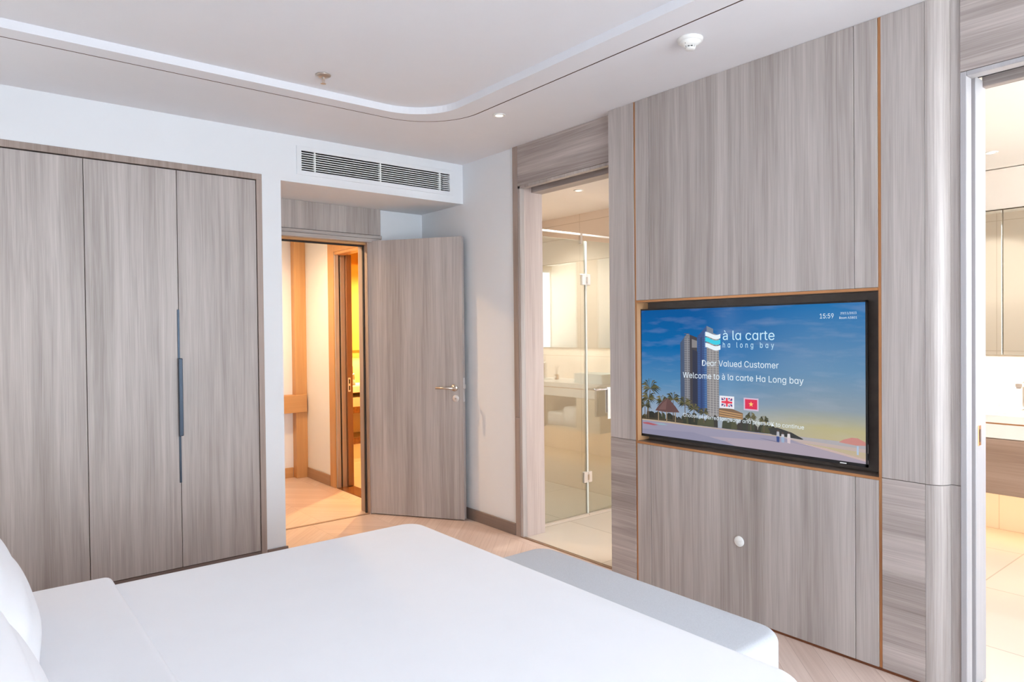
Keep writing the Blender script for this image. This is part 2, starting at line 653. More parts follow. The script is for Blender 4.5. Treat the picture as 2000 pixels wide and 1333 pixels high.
# ------------------------------------------------------------------ entrance doorway
t = thing('door_1_frame', 'wooden entrance door frame with tall header panel', 'door frame', (-0.9, 0.6, 0), kind='structure')
obj('header_panel', B((-1.408, -0.397, 0.57, 0.60, 2.196, 2.402), bev=0.002), M_woodz, t)
obj('head_molding', B((-1.408, -0.393, 0.556, 0.60, 2.166, 2.192), (-1.408, -0.403, 0.548, 0.60, 2.134, 2.164), bev=0.003), M_woodx, t)
obj('jamb', B((-0.515, -0.397, 0.575, 0.735, 0, 2.165), bev=0.003), M_wood_ed, t)
obj('jamb', B((-1.408, -1.325, 0.575, 0.735, 0, 2.165), bev=0.003), M_wood_ed, t)
obj('head_jamb', B((-1.33, -0.51, 0.60, 0.735, 2.118, 2.134)), M_hallx, t)
obj('seal', B((-0.523, -0.515, 0.63, 0.65, 0, 2.12), (-1.33, -0.515, 0.63, 0.65, 2.106, 2.118)), M_dark, t)
struct('trim_1', B((-1.33, -0.515, 0.585, 0.61, 0, 0.004), bev=0.001), M_thresh, 'thin wooden threshold strip across the entrance doorway', 'threshold')

ang = math.atan2(-0.660, 0.443)
hx, hy = -0.513, 0.585
DW = 0.795
t = thing('door_1', 'open grey-brown wooden entrance door with lever handle', 'door', (hx, hy, 0), ang, kind='structure')
# local x runs from the hinge to the free edge; the face seen from the room is at local y = 0 (back at +)
obj('door_leaf', B((0.0, DW, 0.0, 0.042, 0.008, 2.145), bev=0.0015), M_woodz, t, local=True)
hd = bmesh.new()
lx = DW - 0.068
lathe([(0.026, 0.0), (0.026, -0.006), (0.023, -0.009), (0.010, -0.010), (0.010, -0.045)], (lx, 0, 1.005), 'y', bm=hd)
cyl((lx + 0.008, -0.045, 1.005), (lx - 0.135, -0.047, 1.005), 0.0095, 0.008, bm=hd, n=14)
obj('door_handle', hd, M_nickel, t, local=True, smooth=True)
obj('lock_cover', lathe([(0.026, 0.0), (0.026, -0.006), (0.022, -0.009)], (lx + 0.01, 0, 0.925), 'y'), M_nickelw, t, local=True, smooth=True)
obj('keyhole', lathe([(0.008, -0.009), (0.007, -0.0105)], (lx + 0.01, 0, 0.925), 'y'), M_nickel, t, local=True)
obj('latch', B((DW - 0.001, DW + 0.010, 0.012, 0.030, 1.0, 1.03), (DW - 0.001, DW + 0.0012, 0.008, 0.034, 0.9, 1.08)), M_nickelw, t, local=True)
obj('hinge', B((-0.012, 0.002, 0.004, 0.02, 0.25, 0.35), (-0.012, 0.002, 0.004, 0.02, 1.75, 1.85)), M_nickel, t, local=True)

# ================================================================== WARDROBE
t = thing('wardrobe', 'built-in grey-brown wooden wardrobe with tall plain doors', 'wardrobe', (-2.5, 0.3, 0))
WX0, WX1 = -3.45, -1.5285
obj('frame', B((WX0, WX1, -0.004, 0.03, 2.387, 2.424), (-1.563, WX1, -0.004, 0.03, 0.0, 2.387), (WX0, WX0 + 0.035, -0.004, 0.03, 0, 2.387), bev=0.0015), M_wood_ed, t)
obj('carcass', B((WX0 + 0.02, -1.55, 0.05, 0.58, 0.03, 2.39)), M_dark, t)
obj('plinth', B((WX0 + 0.035, -1.563, 0.006, 0.05, 0.0, 0.066)), M_base, t)
dx = [WX0 + 0.037, -2.945, -2.483, -2.0205, -1.5665]
for i in range(4):
    dob = obj('door', B((dx[i] + 0.0016, dx[i + 1] - 0.0016, -0.002, 0.024, 0.071, 2.380), bev=0.001), M_woodz, t)
    if i == 2:
        obj('handle_edge', B((-2.0295, -2.0175, -0.0065, 0.02, 0.566, 1.573), bev=0.001), M_handle, dob)
        obj('pull', B((-2.032, -2.009, -0.030, -0.006, 0.84, 1.29), bev=0.003), M_handle, dob, label='dark grey metal pull bar')

# ================================================================== AIR VENT
t = thing('air_vent', 'long white louvred air grille in the box-out above the entrance', 'air vent', (-0.697, 0, 2.455))
fx0, fx1, fz0, fz1 = -1.304, -0.090, 2.455, 2.641
obj('frame', B((fx0, fx1, -0.006, 0.004, gz1 - 0.002, fz1), (fx0, fx1, -0.006, 0.004, fz0, gz0 + 0.002), (fx0, gx0 + 0.003, -0.006, 0.004, gz0, gz1), (gx1 - 0.003, fx1, -0.006, 0.004, gz0, gz1), bev=0.0012), M_white, t)
obj('duct_back', B((gx0 + 0.001, gx1 - 0.001, 0.085, 0.1, gz0 + 0.001, gz1 - 0.001), (gx0 + 0.0005, gx1 - 0.0005, 0.012, 0.1, gz0 + 0.0005, gz0 + 0.003), (gx0 + 0.0005, gx1 - 0.0005, 0.012, 0.1, gz1 - 0.003, gz1 - 0.0005)), M_black, t)
nsl = 8
pitch = (gz1 - gz0) / (nsl + 0.9)
for k in range(nsl):
    z = gz0 + pitch * (k + 0.95)
    bm = prism([(0.0, z - 0.0026), (0.0, z + 0.0026), (0.022, z + 0.0044), (0.022, z + 0.0010)], 'x', gx0, gx1)
    obj('slat', bm, M_slat, t)
for x in (gx0 + 0.095, -0.70, gx1 - 0.088):
    obj('mullion', B((x - 0.0045, x + 0.0045, -0.003, 0.02, gz0, gz1)), M_slat, t)

# ================================================================== CEILING FITTINGS
downlight('downlight', 'small warm round downlight in the ceiling edge near the shower doorway', -0.522, -1.126, H, 6, (1.0, 0.86, 0.68))

t = thing('smoke_detector', 'round white smoke detector on the ceiling near the television wall', 'smoke detector', (-0.506, -2.466, H - 0.05))
obj('base', lathe([(0.040, -0.016), (0.053, -0.013), (0.056, -0.003), (0.056, 0.0)], (-0.506, -2.466, H)), M_plastic, t, smooth=True)
obj('body', lathe([(0.024, -0.033), (0.034, -0.027), (0.043, -0.020), (0.046, -0.014)], (-0.506, -2.466, H)), M_plastic, t, smooth=True)
obj('sensor_cap', lathe([(0.013, -0.049), (0.021, -0.046), (0.023, -0.040)], (-0.506, -2.466, H)), M_plastic, t, smooth=True)
obj('sensor_core', lathe([(0.015, -0.041), (0.015, -0.032)], (-0.506, -2.466, H)), M_black, t)
bm = bmesh.new()
for k in range(10):
    a = 2 * PI * k / 10
    cyl((-0.506 + 0.021 * math.cos(a), -2.466 + 0.021 * math.sin(a), H - 0.042), (-0.506 + 0.024 * math.cos(a), -2.466 + 0.024 * math.sin(a), H - 0.031), 0.002, n=6, bm=bm)
obj('cage_rib', bm, M_plastic, t)
obj('indicator', lathe([(0.002, -0.0275), (0.004, -0.0255)], (-0.506 - 0.032, -2.466, H)), M_dark, t)

zc = H + STEP
sxp, syp = -1.554, -0.995
t = thing('fire_sprinkler', 'small chrome fire sprinkler head under the ceiling tray', 'sprinkler', (sxp, syp, zc - 0.045))
obj('escutcheon', lathe([(0.012, -0.012), (0.030, -0.010), (0.038, -0.004), (0.039, 0.0)], (sxp, syp, zc), n=32), M_nickel, t, smooth=True)
bm = cyl((sxp, syp, zc - 0.002), (sxp, syp, zc - 0.024), 0.009, 0.007, n=12)
for s in (-1, 1):
    cyl((sxp + s * 0.009, syp, zc - 0.018), (sxp + s * 0.003, syp, zc - 0.042), 0.002, n=8, bm=bm)
cyl((sxp, syp, zc - 0.02), (sxp, syp, zc - 0.042), 0.0022, n=8, bm=bm)
obj('frame_arm', bm, M_nickel, t)
bm = lathe([(0.004, -0.046), (0.014, -0.0445), (0.014, -0.0435), (0.004, -0.041)], (sxp, syp, zc), n=18)
obj('deflector', bm, M_nickel, t)

# ================================================================== TELEVISION WALL
PX = -0.067
t = thing('wall_paneling', 'grey-brown wood panelling around the television', 'wall panelling', (0, -2.4, 0), kind='structure')
yA, yB = -1.568, -1.756      # far pillar
yC, yD = -3.078, -3.243      # near pillar
jl0, jr0 = -1.865, -2.970
ZN0, ZN1 = 0.805, 1.579
g = 0.0012
obj('far_pillar', B((PX, 0.05, yB + 0.001, yA, ZN0 + g, H - 0.001), bev=0.001), M_woodz, t)
obj('far_pillar_base', B((PX, 0.05, yB + 0.001, yA, 0.012, ZN0 - g), bev=0.001), M_woody, t)
obj('near_pillar', B((PX, 0.05, yD + 0.001, yC - 0.001, ZN0 + g, H - 0.001), bev=0.001), M_woodz, t)
obj('near_pillar_base', B((PX, 0.05, yD + 0.001, yC - 0.001, 0.012, ZN0 - g), bev=0.001), M_woody, t)
ye0, ye1 = yB - 0.012, yC + 0.012
for nm, z0, z1 in (('upper_panel', ZN1 + 0.013, H - 0.001), ('lower_panel', 0.012, ZN0 - 0.013)):
    obj(nm, B((PX, 0.05, jr0 + g, jl0 - g, z0, z1), bev=0.001), M_woodz, t)
    obj(nm + '_strip', B((PX, 0.05, jl0 + g, ye0 - 0.001, z0, z1), bev=0.001), M_woodz, t)
    obj(nm + '_strip', B((PX, 0.05, ye1 + 0.001, jr0 - g, z0, z1), bev=0.001), M_woodz, t)
# rounded corner and return by the near doorway
def quarter(z0, z1):
    pts = [(0.05, yD)] + [(-0.067 * math.cos(PI / 2 * i / 10), yD - 0.0005 - 0.067 * math.sin(PI / 2 * i / 10)) for i in range(11)] + [(0.05, yD - 0.0675)]
    return prism(pts, 'z', z0, z1)
obj('rounded_corner', quarter(ZN0 + g, H - 0.001), M_woodz, t, smooth=False)
obj('rounded_corner_base', quarter(0.012, ZN0 - g), M_woodz, t)
obj('return_strip', B((0.0, 0.05, -3.346, yD - 0.0675, ZN0 + g, H - 0.001), (0.0, 0.05, -3.346, yD - 0.0675, 0.012, ZN0 - g), bev=0.0008), M_woodz, t)
obj('gap_backing', B((-0.055, 0.045, -3.235, -1.575, 0.013, ZN0 - 0.02), (-0.055, 0.045, -3.235, -1.575, ZN1 + 0.02, H - 0.005), (-0.055, 0.045, -1.750, -1.575, 0.7, 1.7), (-0.055, 0.045, -3.235, -3.085, 0.7, 1.7)), M_groove, t)
# television niche
obj('niche_back', B((0.034, 0.05, ye1, ye0, ZN0, ZN1)), plain('shaded_niche_laminate', (106, 96, 90), 0.4, var=0.1, scale=20), t)  # brown laminate, base colour darkened for the shade inside the niche
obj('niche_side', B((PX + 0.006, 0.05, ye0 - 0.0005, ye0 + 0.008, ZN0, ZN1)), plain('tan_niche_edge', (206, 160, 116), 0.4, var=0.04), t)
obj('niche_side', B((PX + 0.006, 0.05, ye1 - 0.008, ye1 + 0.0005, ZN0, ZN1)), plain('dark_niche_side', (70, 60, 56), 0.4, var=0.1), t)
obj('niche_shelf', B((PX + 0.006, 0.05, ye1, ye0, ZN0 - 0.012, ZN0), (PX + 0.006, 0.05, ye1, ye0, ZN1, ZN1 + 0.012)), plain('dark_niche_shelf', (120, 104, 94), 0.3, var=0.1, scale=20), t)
# copper strips
struct('trim_2', B((PX + 0.004, 0.0, yB - 0.012, yB - 0.0005, 0.012, H - 0.001)), M_copper, 'upright copper strip on the shower side of the television', 'trim')
struct('trim_3', B((PX + 0.004, 0.0, yC + 0.0005, yC + 0.012, 0.012, H - 0.001)), M_copper, 'upright copper strip on the vanity room side of the television', 'trim')
struct('trim_4', B((PX - 0.001, PX + 0.006, ye1, ye0, ZN1, ZN1 + 0.012)), M_copper, 'copper strip along the top of the television niche', 'trim')
struct('trim_5', B((PX - 0.001, PX + 0.006, ye1, ye0, ZN0 - 0.012, ZN0)), M_copper, 'copper strip along the bottom of the television niche', 'trim')
struct('trim_6', B((PX + 0.003, 0.05, yD, yA, 0.0, 0.012)), plain('bronze_floor_strip', (120, 74, 50), 0.4, 0.5), 'thin bronze strip where the panelling meets the floor', 'trim')

t = thing('cable_outlet_cover', 'round white cover plate low on the wood panel under the television', 'outlet', (PX, -2.412, 0.36))
obj('plate', lathe([(0.026, 0.0), (0.026, -0.004), (0.023, -0.006)], (PX, -2.412, 0.387), 'x'), M_plastic, t, smooth=True)
obj('cap', lathe([(0.009, -0.006), (0.008, -0.0075)], (PX, -2.420, 0.382), 'x', n=16), M_plastic, t)

# ------------------------------------------------------------------ shower room doorway in the right wall
t = thing('door_2_frame', 'wood doorway frame with deep header leading to the shower room', 'door frame', (0, -1.1, 0), kind='structure')
obj('header_panel', B((-0.010, 0.02, yA + 0.001, -0.668, 2.425, H - 0.001), bev=0.001), M_woody, t)
obj('architrave', B((-0.012, 0.02, -0.667, -0.615, 0.83, H - 0.001), bev=0.0015), M_wood_ed, t)
obj('architrave_base', B((-0.012, 0.02, -0.667, -0.615, 0.0, 0.829), bev=0.0015), M_wood_ed, t)
obj('inner_edge', B((-0.008, 0.03, -0.690, -0.668, 0.0, 2.425), (-0.008, 0.03, yA, -0.668, 2.405, 2.424), bev=0.001), M_woodz, t)
obj('reveal', B((0.03, 0.195, -0.690, -0.640, 0.0, 2.44), bev=0.001), wood('pale_reveal', (168, 152, 146), (205, 192, 186), 'z'), t)
obj('track_slot', B((0.03, 0.095, yA, -0.690, 2.43, 2.44)), M_dark, t)
obj('soffit', B((0.095, 0.195, yA, -0.690, 2.388, 2.44), bev=0.001), M_woody, t)
struct('trim_7', B((-0.012, 0.014, yA, -0.66, 0.0, 0.006), bev=0.001), plain('bronze_threshold', (130, 104, 84), 0.35, 0.4), 'bronze threshold strip on the floor of the shower room doorway', 'threshold')

# ------------------------------------------------------------------ near doorway to the vanity room
t = thing('door_3_frame', 'pale wood doorway frame beside the rounded panel corner', 'door frame', (0, -3.8, 0), kind='structure')
obj('header_panel', B((-0.010, 0.02, -4.3, -3.347, 2.405, H - 0.001), bev=0.001), M_woody, t)
pale = wood('pale_frame', (164, 162, 164), (194, 191, 193), 'z', streak=0.6)
obj('jamb_edge', B((-0.008, 0.046, -3.368, -3.346, 0.0, 2.404), bev=0.002), pale, t)
obj('jamb_groove', B((0.046, 0.062, -3.358, -3.346, 0.0, 2.404)), M_wood_ed, t)
obj('jamb_inner', B((0.150, 0.19, -3.372, -3.346, 0.0, 2.404), bev=0.002), pale, t)
obj('head_edge', B((-0.008, 0.046, -4.3, -3.368, 2.385, 2.404), bev=0.002), pale, t)
obj('track_slot', B((0.046, 0.15, -4.3, -3.346, 2.415, 2.43)), M_dark, t)
obj('head_inner', B((0.150, 0.19, -4.3, -3.372, 2.375, 2.43), bev=0.002), M_woody, t)
t = thing('door_3', 'sliding door edge tucked into the wall at the vanity room doorway', 'door', (0.1, -3.36, 0), kind='structure')
obj('door_edge', B((0.066, 0.146, -3.376, -3.347, 0.008, 2.40), bev=0.002), pale, t)
bm = B((0.086, 0.116, -3.3785, -3.374, 0.955, 1.035), bev=0.0015)
obj('flush_pull', bm, M_copper, t)
obj('pull_recess', B((0.094, 0.108, -3.380, -3.376, 0.970, 1.020)), M_groove, t)
obj('floor_guide', B((0.085, 0.12, -3.40, -3.37, 0.0, 0.012)), M_black, t)

# ================================================================== TELEVISION
TX = -0.030
TY0, TY1 = -1.765, -3.007
TZ0, TZ1 = 0.831, 1.543
t = thing('television', 'flat black television showing a beach hotel welcome screen', 'television', (0.0, -2.39, TZ0))
bz = 0.0085
obj('casing', B((TX + 0.004, TX + 0.012, TY1, TY0, TZ0, TZ1), (TX + 0.011, 0.014, TY1 + 0.03, TY0 - 0.03, TZ0 + 0.03, TZ1 - 0.03), bev=0.002), M_black, t)
obj('bezel', B((TX, TX + 0.005, TY1, TY0, TZ1 - bz, TZ1), (TX, TX + 0.005, TY1, TY0, TZ0, TZ0 + bz * 1.6), (TX, TX + 0.005, TY1, TY1 + bz, TZ0, TZ1), (TX, TX + 0.005, TY0 - bz, TY0, TZ0, TZ1)), M_black, t)
obj('maker_badge', B((TX - 0.0008, TX, TY0 - 1.152, TY0 - 1.124, TZ0 + 0.003, TZ0 + 0.0075)), M_plastic, t)
obj('wall_bracket', B((0.010, 0.036, -2.6, -2.2, 1.0, 1.35)), M_black, t)
ES = 1.0 / (2 ** EXPOSURE)


def screen_mat():
    m, tt, b = nodes('screen_sky')
    b.inputs['Base Color'].default_value = (0.002, 0.002, 0.003, 1)
    b.inputs['Roughness'].default_value = 0.12
    b.inputs['Specular IOR Level'].default_value = 0.12
    g_ = N(tt, 'ShaderNodeTexCoord')
    s = N(tt, 'ShaderNodeSeparateXYZ')
    tt.links.new(g_.outputs['Generated'], s.inputs[0])
    def ramp(stops):
        r = N(tt, 'ShaderNodeValToRGB')
        el = r.color_ramp.elements
        el[0].position, el[0].color = stops[0][0], lin(stops[0][1]) + (1,)
        el[1].position, el[1].color = stops[-1][0], lin(stops[-1][1]) + (1,)
        for p_, c_ in stops[1:-1]:
            q = el.new(p_)
            q.color = lin(c_) + (1,)
        tt.links.new(s.outputs['Z'], r.inputs[0])
        return r
    left = ramp([(0.0, (150, 160, 180)), (0.2, (150, 166, 186)), (0.42, (84, 136, 178)), (0.7, (0, 102, 168)), (1.0, (0, 84, 152))])
    right = ramp([(0.0, (196, 172, 160)), (0.08, (190, 176, 144)), (0.20, (184, 176, 136)), (0.32, (142, 156, 166)), (0.55, (104, 144, 178)), (1.0, (30, 112, 174))])
    mx = N(tt, 'ShaderNodeMix', data_type='RGBA')
    rev = N(tt, 'ShaderNodeMapRange')
    rev.interpolation_type = 'SMOOTHSTEP'
    rev.inputs['From Min'].default_value = 0.75
    rev.inputs['From Max'].default_value = 0.1
    tt.links.new(s.outputs['Y'], rev.inputs['Value'])
    tt.links.new(rev.outputs[0], mx.inputs[0])
    tt.links.new(left.outputs[0], mx.inputs[6])
    tt.links.new(right.outputs[0], mx.inputs[7])
    # thin clouds
    mpn = N(tt, 'ShaderNodeMapping')
    mpn.inputs['Scale'].default_value = (1.0, 3.0, 9.0)
    mpn.inputs['Rotation'].default_value = (0.25, 0, 0)
    tt.links.new(g_.outputs['Generated'], mpn.inputs[0])
    nz = N(tt, 'ShaderNodeTexNoise')
    nz.inputs['Scale'].default_value = 1.6
    nz.inputs['Detail'].default_value = 5
    tt.links.new(mpn.outputs[0], nz.inputs['Vector'])
    cr = N(tt, 'ShaderNodeMapRange')
    cr.inputs['From Min'].default_value = 0.5
    cr.inputs['From Max'].default_value = 0.85
    cr.inputs['To Max'].default_value = 0.28
    tt.links.new(nz.outputs['Fac'], cr.inputs['Value'])
    mx2 = N(tt, 'ShaderNodeMix', data_type='RGBA')
    tt.links.new(cr.outputs[0], mx2.inputs[0])
    tt.links.new(mx.outputs[2], mx2.inputs[6])
    mx2.inputs[7].default_value = lin((190, 190, 205)) + (1,)
    tt.links.new(mx2.outputs[2], b.inputs['Emission Color'])
    b.inputs['Emission Strength'].default_value = ES
    return m


scr = obj('screen', B((TX + 0.001, TX + 0.004, TY1 + bz - 0.001, TY0 - bz + 0.001, TZ0 + bz, TZ1 - bz + 0.001)), screen_mat(), t)
SM = {}


def sm(c):
    if c not in SM:
        SM[c] = emit('screen_colour', c, ES)
    return SM[c]


class Pic:
    """flat coloured shapes lying on the screen; a = metres from its far edge, b = metres above its lower edge"""
    def __init__(self, base=0.0008):
        self.base = base
        self.bm = bmesh.new()
        self.mats = []
        self.k = 0

    def poly(self, pts, c):
        m = sm(c)
        if m not in self.mats:
            self.mats.append(m)
        self.k += 1
        x = TX + self.base - self.k * 0.0000015
        f = self.bm.faces.new([self.bm.verts.new((x, TY0 - p[0], TZ0 + p[1])) for p in pts])
        f.material_index = self.mats.index(m)

    def rect(self, a0, a1, b0, b1, c):
        self.poly([(a0, b0), (a1, b0), (a1, b1), (a0, b1)], c)

    def done(self, name):
        me = bpy.data.meshes.new(name)
        bmesh.ops.translate(self.bm, verts=self.bm.verts[:], vec=-WL[scr])
        self.bm.to_mesh(me)
        self.bm.free()
        for m in self.mats:
            me.materials.append(m)
        o = bpy.data.objects.new(name, me)
        COL.objects.link(o)
        o.parent = scr
        return o


rnd = random.Random(4)
P = Pic()
# sea and far shore, sand
P.poly([(0.70, 0.098), (1.243, 0.098), (1.243, 0.062), (0.85, 0.082)], (170, 166, 170))
P.poly([(0.86, 0.086), (1.243, 0.076), (1.243, 0.060), (0.90, 0.072)], (188, 170, 164))
P.poly([(0.0085, 0.088), (0.29, 0.095), (0.72, 0.097), (0.86, 0.084), (1.05, 0.055), (1.243, 0.028), (1.243, 0.0136), (0.0085, 0.0136)], (148, 144, 166))
P.poly([(0.45, 0.045), (0.9, 0.066), (1.05, 0.052), (1.243, 0.024), (1.243, 0.0136), (0.6, 0.0136)], (166, 154, 168))
P.poly([(0.90, 0.073), (1.06, 0.050), (1.243, 0.022), (1.243, 0.030), (1.06, 0.060)], (196, 172, 166))
P.poly([(0.0085, 0.0136), (0.0085, 0.040), (0.35, 0.055), (0.55, 0.030), (0.6, 0.0136)], (138, 136, 160))
# towers
P.poly([(0.274, 0.19), (0.274, 0.525), (0.317, 0.572), (0.345, 0.565), (0.345, 0.19)], (58, 78, 108))
P.poly([(0.300, 0.19), (0.300, 0.552), (0.317, 0.572), (0.335, 0.568), (0.335, 0.19)], (120, 122, 130))
P.poly([(0.335, 0.19), (0.335, 0.568), (0.381, 0.553), (0.383, 0.16)], (52, 48, 56))
P.poly([(0.348, 0.50), (0.348, 0.545), (0.381, 0.535), (0.381, 0.50)], (128, 124, 126))
P.poly([(0.352, 0.49), (0.352, 0.20), (0.383, 0.19), (0.383, 0.48)], (18, 28, 58))
P.poly([(0.383, 0.16), (0.383, 0.558), (0.440, 0.613), (0.440, 0.16)], (34, 72, 128))
P.poly([(0.400, 0.16), (0.400, 0.55), (0.412, 0.56), (0.412, 0.16)], (20, 52, 104))
P.poly([(0.425, 0.16), (0.425, 0.575), (0.440, 0.590), (0.440, 0.16)], (60, 104, 158))
P.poly([(0.440, 0.16), (0.440, 0.613), (0.479, 0.597), (0.479, 0.575), (0.513, 0.562), (0.510, 0.13), (0.44, 0.13)], (142, 140, 142))
P.poly([(0.440, 0.570), (0.440, 0.613), (0.479, 0.597), (0.479, 0.566)], (110, 122, 140))
for k in range(34):                                     # floor lines of the towers
    z = 0.17 + k * 0.0118
    P.poly([(0.440, z), (0.440, z + 0.003), (0.512, z + 0.001), (0.512, z - 0.002)], (104, 100, 104))
    P.poly([(0.300, z + 0.012), (0.300, z + 0.015), (0.335, z + 0.015), (0.335, z + 0.012)], (84, 84, 94))
    P.poly([(0.383, z + 0.004), (0.383, z + 0.006), (0.440, z + 0.008), (0.440, z + 0.006)], (26, 58, 108))
for x in (0.458, 0.476, 0.495):
    P.rect(x, x + 0.003, 0.14, 0.555, (176, 172, 168))
P.rect(0.318, 0.322, 0.19, 0.55, (150, 148, 150))
# pavilion
P.poly([(0.51, 0.194), (0.58, 0.199), (0.647, 0.180), (0.647, 0.150), (0.51, 0.150)], (120, 92, 66))
for k in range(3):
    P.poly([(0.512, 0.186 - k * 0.012), (0.645, 0.174 - k * 0.010), (0.645, 0.169 - k * 0.010), (0.512, 0.180 - k * 0.012)], (186, 144, 96))
# line of trees along the beach
for k in range(70):
    a = 0.015 + rnd.random() * 0.86
    h_ = (0.135 if a < 0.3 else 0.150 if a < 0.7 else 0.135) + rnd.uniform(-0.02, 0.012) - max(0, a - 0.75) * 0.2
    wd = rnd.uniform(0.012, 0.028)
    c = rnd.choice([(38, 44, 30), (52, 58, 38), (30, 34, 28), (70, 72, 46), (44, 40, 34)])
    P.poly([(a - wd, 0.095), (a - wd * 0.8, h_ - 0.012), (a - wd * 0.3, h_), (a + wd * 0.3, h_ - 0.003), (a + wd * 0.9, h_ - 0.014), (a + wd, 0.094)], c)
P.poly([(0.78, 0.122), (0.83, 0.128), (0.90, 0.112), (0.957, 0.088), (0.95, 0.085), (0.80, 0.092)], (44, 46, 46))
P.poly([(0.0085, 0.096), (0.0085, 0.106), (0.29, 0.112), (0.29, 0.102)], (62, 56, 40))
P.poly([(0.009, 0.096), (0.20, 0.098), (0.45, 0.092), (0.86, 0.090), (0.86, 0.086), (0.009, 0.090)], (186, 164, 140))


def palm(a, b0, b1, s, tilt=0.0):
    s *= 1.2
    P.poly([(a - 0.003 + tilt, b0), (a + 0.003 + tilt, b0), (a + 0.002, b1), (a - 0.002, b1)], (92, 78, 60))
    for q in range(22):
        an = -0.7 + (PI + 1.4) * q / 21 + rnd.uniform(-0.1, 0.1)
        L = s * rnd.uniform(0.75, 1.1)
        ex, ez = a + L * math.cos(an), b1 + L * math.sin(an) * 0.8 - L * 0.12
        mxp, mz = a + L * 0.55 * math.cos(an), b1 + L * 0.55 * math.sin(an) * 0.95 + 0.004
        c = rnd.choice([(58, 60, 34), (84, 82, 48), (40, 44, 28), (106, 98, 60)])
        P.poly([(a, b1 - 0.002), (mxp, mz - 0.005), (ex, ez), (mxp, mz + 0.004)], c)


palm(0.069, 0.10, 0.272, 0.062, -0.03)
palm(0.055, 0.10, 0.215, 0.05)
palm(0.225, 0.11, 0.222, 0.045)
palm(0.302, 0.12, 0.205, 0.042)
palm(0.15, 0.12, 0.205, 0.04)
palm(0.03, 0.11, 0.175, 0.045)
palm(0.36, 0.11, 0.18, 0.035)
palm(0.42, 0.11, 0.165, 0.03)
palm(0.69, 0.10, 0.165, 0.028)
palm(0.76, 0.10, 0.155, 0.026)
# thatched hut
P.poly([(0.103, 0.150), (0.13, 0.185), (0.166, 0.214), (0.184, 0.222), (0.205, 0.214), (0.24, 0.182), (0.266, 0.152), (0.184, 0.146)], (92, 62, 62))
P.poly([(0.125, 0.158), (0.15, 0.19), (0.184, 0.215), (0.175, 0.16)], (112, 80, 78))
for x in (0.122, 0.178, 0.236):
    P.rect(x, x + 0.006, 0.094, 0.149, (150, 130, 104))
# canoe, people with their shadow, parasol
P.poly([(0.012, 0.076), (0.05, 0.080), (0.123, 0.071), (0.09, 0.066), (0.02, 0.070)], (170, 84, 92))
P.poly([(0.1, 0.080), (0.16, 0.082), (0.19, 0.076), (0.13, 0.074)], (140, 172, 184))
P.poly([(0.735, 0.070), (0.83, 0.062), (0.84, 0.058), (0.76, 0.066)], (104, 100, 124))
for a, c1, c2, hh in ((0.832, (176, 176, 184), (40, 66, 128), 0.118), (0.856, (200, 196, 200), (150, 170, 196), 0.108), (0.886, (214, 208, 208), (206, 190, 196), 0.113)):
    P.poly([(a - 0.008, 0.086), (a + 0.008, 0.086), (a + 0.006, hh - 0.008), (a - 0.006, hh - 0.008)], c1)
    P.poly([(a - 0.007, 0.062), (a + 0.007, 0.060), (a + 0.008, 0.087), (a - 0.008, 0.087)], c2)
    P.poly([(a - 0.004, hh - 0.008), (a + 0.004, hh - 0.008), (a + 0.004, hh), (a - 0.004, hh)], (86, 66, 60))
P.poly([(1.118, 0.094), (1.14, 0.108), (1.175, 0.120), (1.20, 0.120), (1.232, 0.106), (1.240, 0.092), (1.19, 0.088)], (196, 132, 124))
P.rect(1.196, 1.204, 0.048, 0.086, (170, 190, 214))
P.done('picture')


try:
    FONT = bpy.data.fonts.load(bpy.utils.resource_path('LOCAL') + '/datafiles/fonts/Inter.woff2')
except Exception:
    FONT = None


def glyphs(txt, a0, a1, b0, height, spacing=1.0, offset=0.0):
    cu = bpy.data.curves.new('tmp_text', 'FONT')
    cu.body = txt
    cu.space_character = spacing
    cu.offset = offset
    cu.resolution_u = 4
    if FONT:
        cu.font = FONT
    ob = bpy.data.objects.new('tmp_text', cu)
    me = bpy.data.meshes.new_from_object(ob)
    bpy.data.objects.remove(ob)
    bpy.data.curves.remove(cu)
    xs = [v.co.x for v in me.vertices]
    x0, x1 = min(xs), max(xs)
    k = (a1 - a0) / (x1 - x0)
    kz = height / (0.511 if FONT else 0.72)
    for v in me.vertices:
        v.co = Vector((TX + 0.00003, TY0 - (a0 + (v.co.x - x0) * k), TZ0 + b0 + v.co.y * kz))
    return me


AA = '\u0251' if FONT else 'a'
for nm, args in (('greeting_line', ('De*r V*lued Customer', 0.411, 0.837, 0.407, 0.030)), ('welcome_line', ('Welcome to \u00e0 l* c*rte H* Long b*y', 0.290, 0.959, 0.340, 0.030)),
                 ('prompt_line', ('Choose preferred l*ngu*ge *nd press OK to continue', 0.290, 0.960, 0.133, 0.019)),
                 ('clock_digits', ('15:59', 1.036, 1.098, 0.638, 0.021)), ('date_line', ('20/11/2023', 1.128, 1.197, 0.654, 0.0095)), ('room_line', ('Room A3801', 1.123, 1.199, 0.634, 0.0095)),
                 ('logo_name', ('\u00e0 l* c*rte', 0.536, 0.817, 0.541, 0.046)), ('logo_place', ('h* long b*y', 0.536, 0.814, 0.503, 0.027, 1.6))):
    me = glyphs(args[0].replace('*', AA), *args[1:])
    bm = bmesh.new()
    bm.from_mesh(me)
    bpy.data.meshes.remove(me)
    obj(nm, bm, sm((196, 232, 250)) if nm.startswith('logo') else sm((226, 238, 246)), scr)
P = Pic(0.0002)
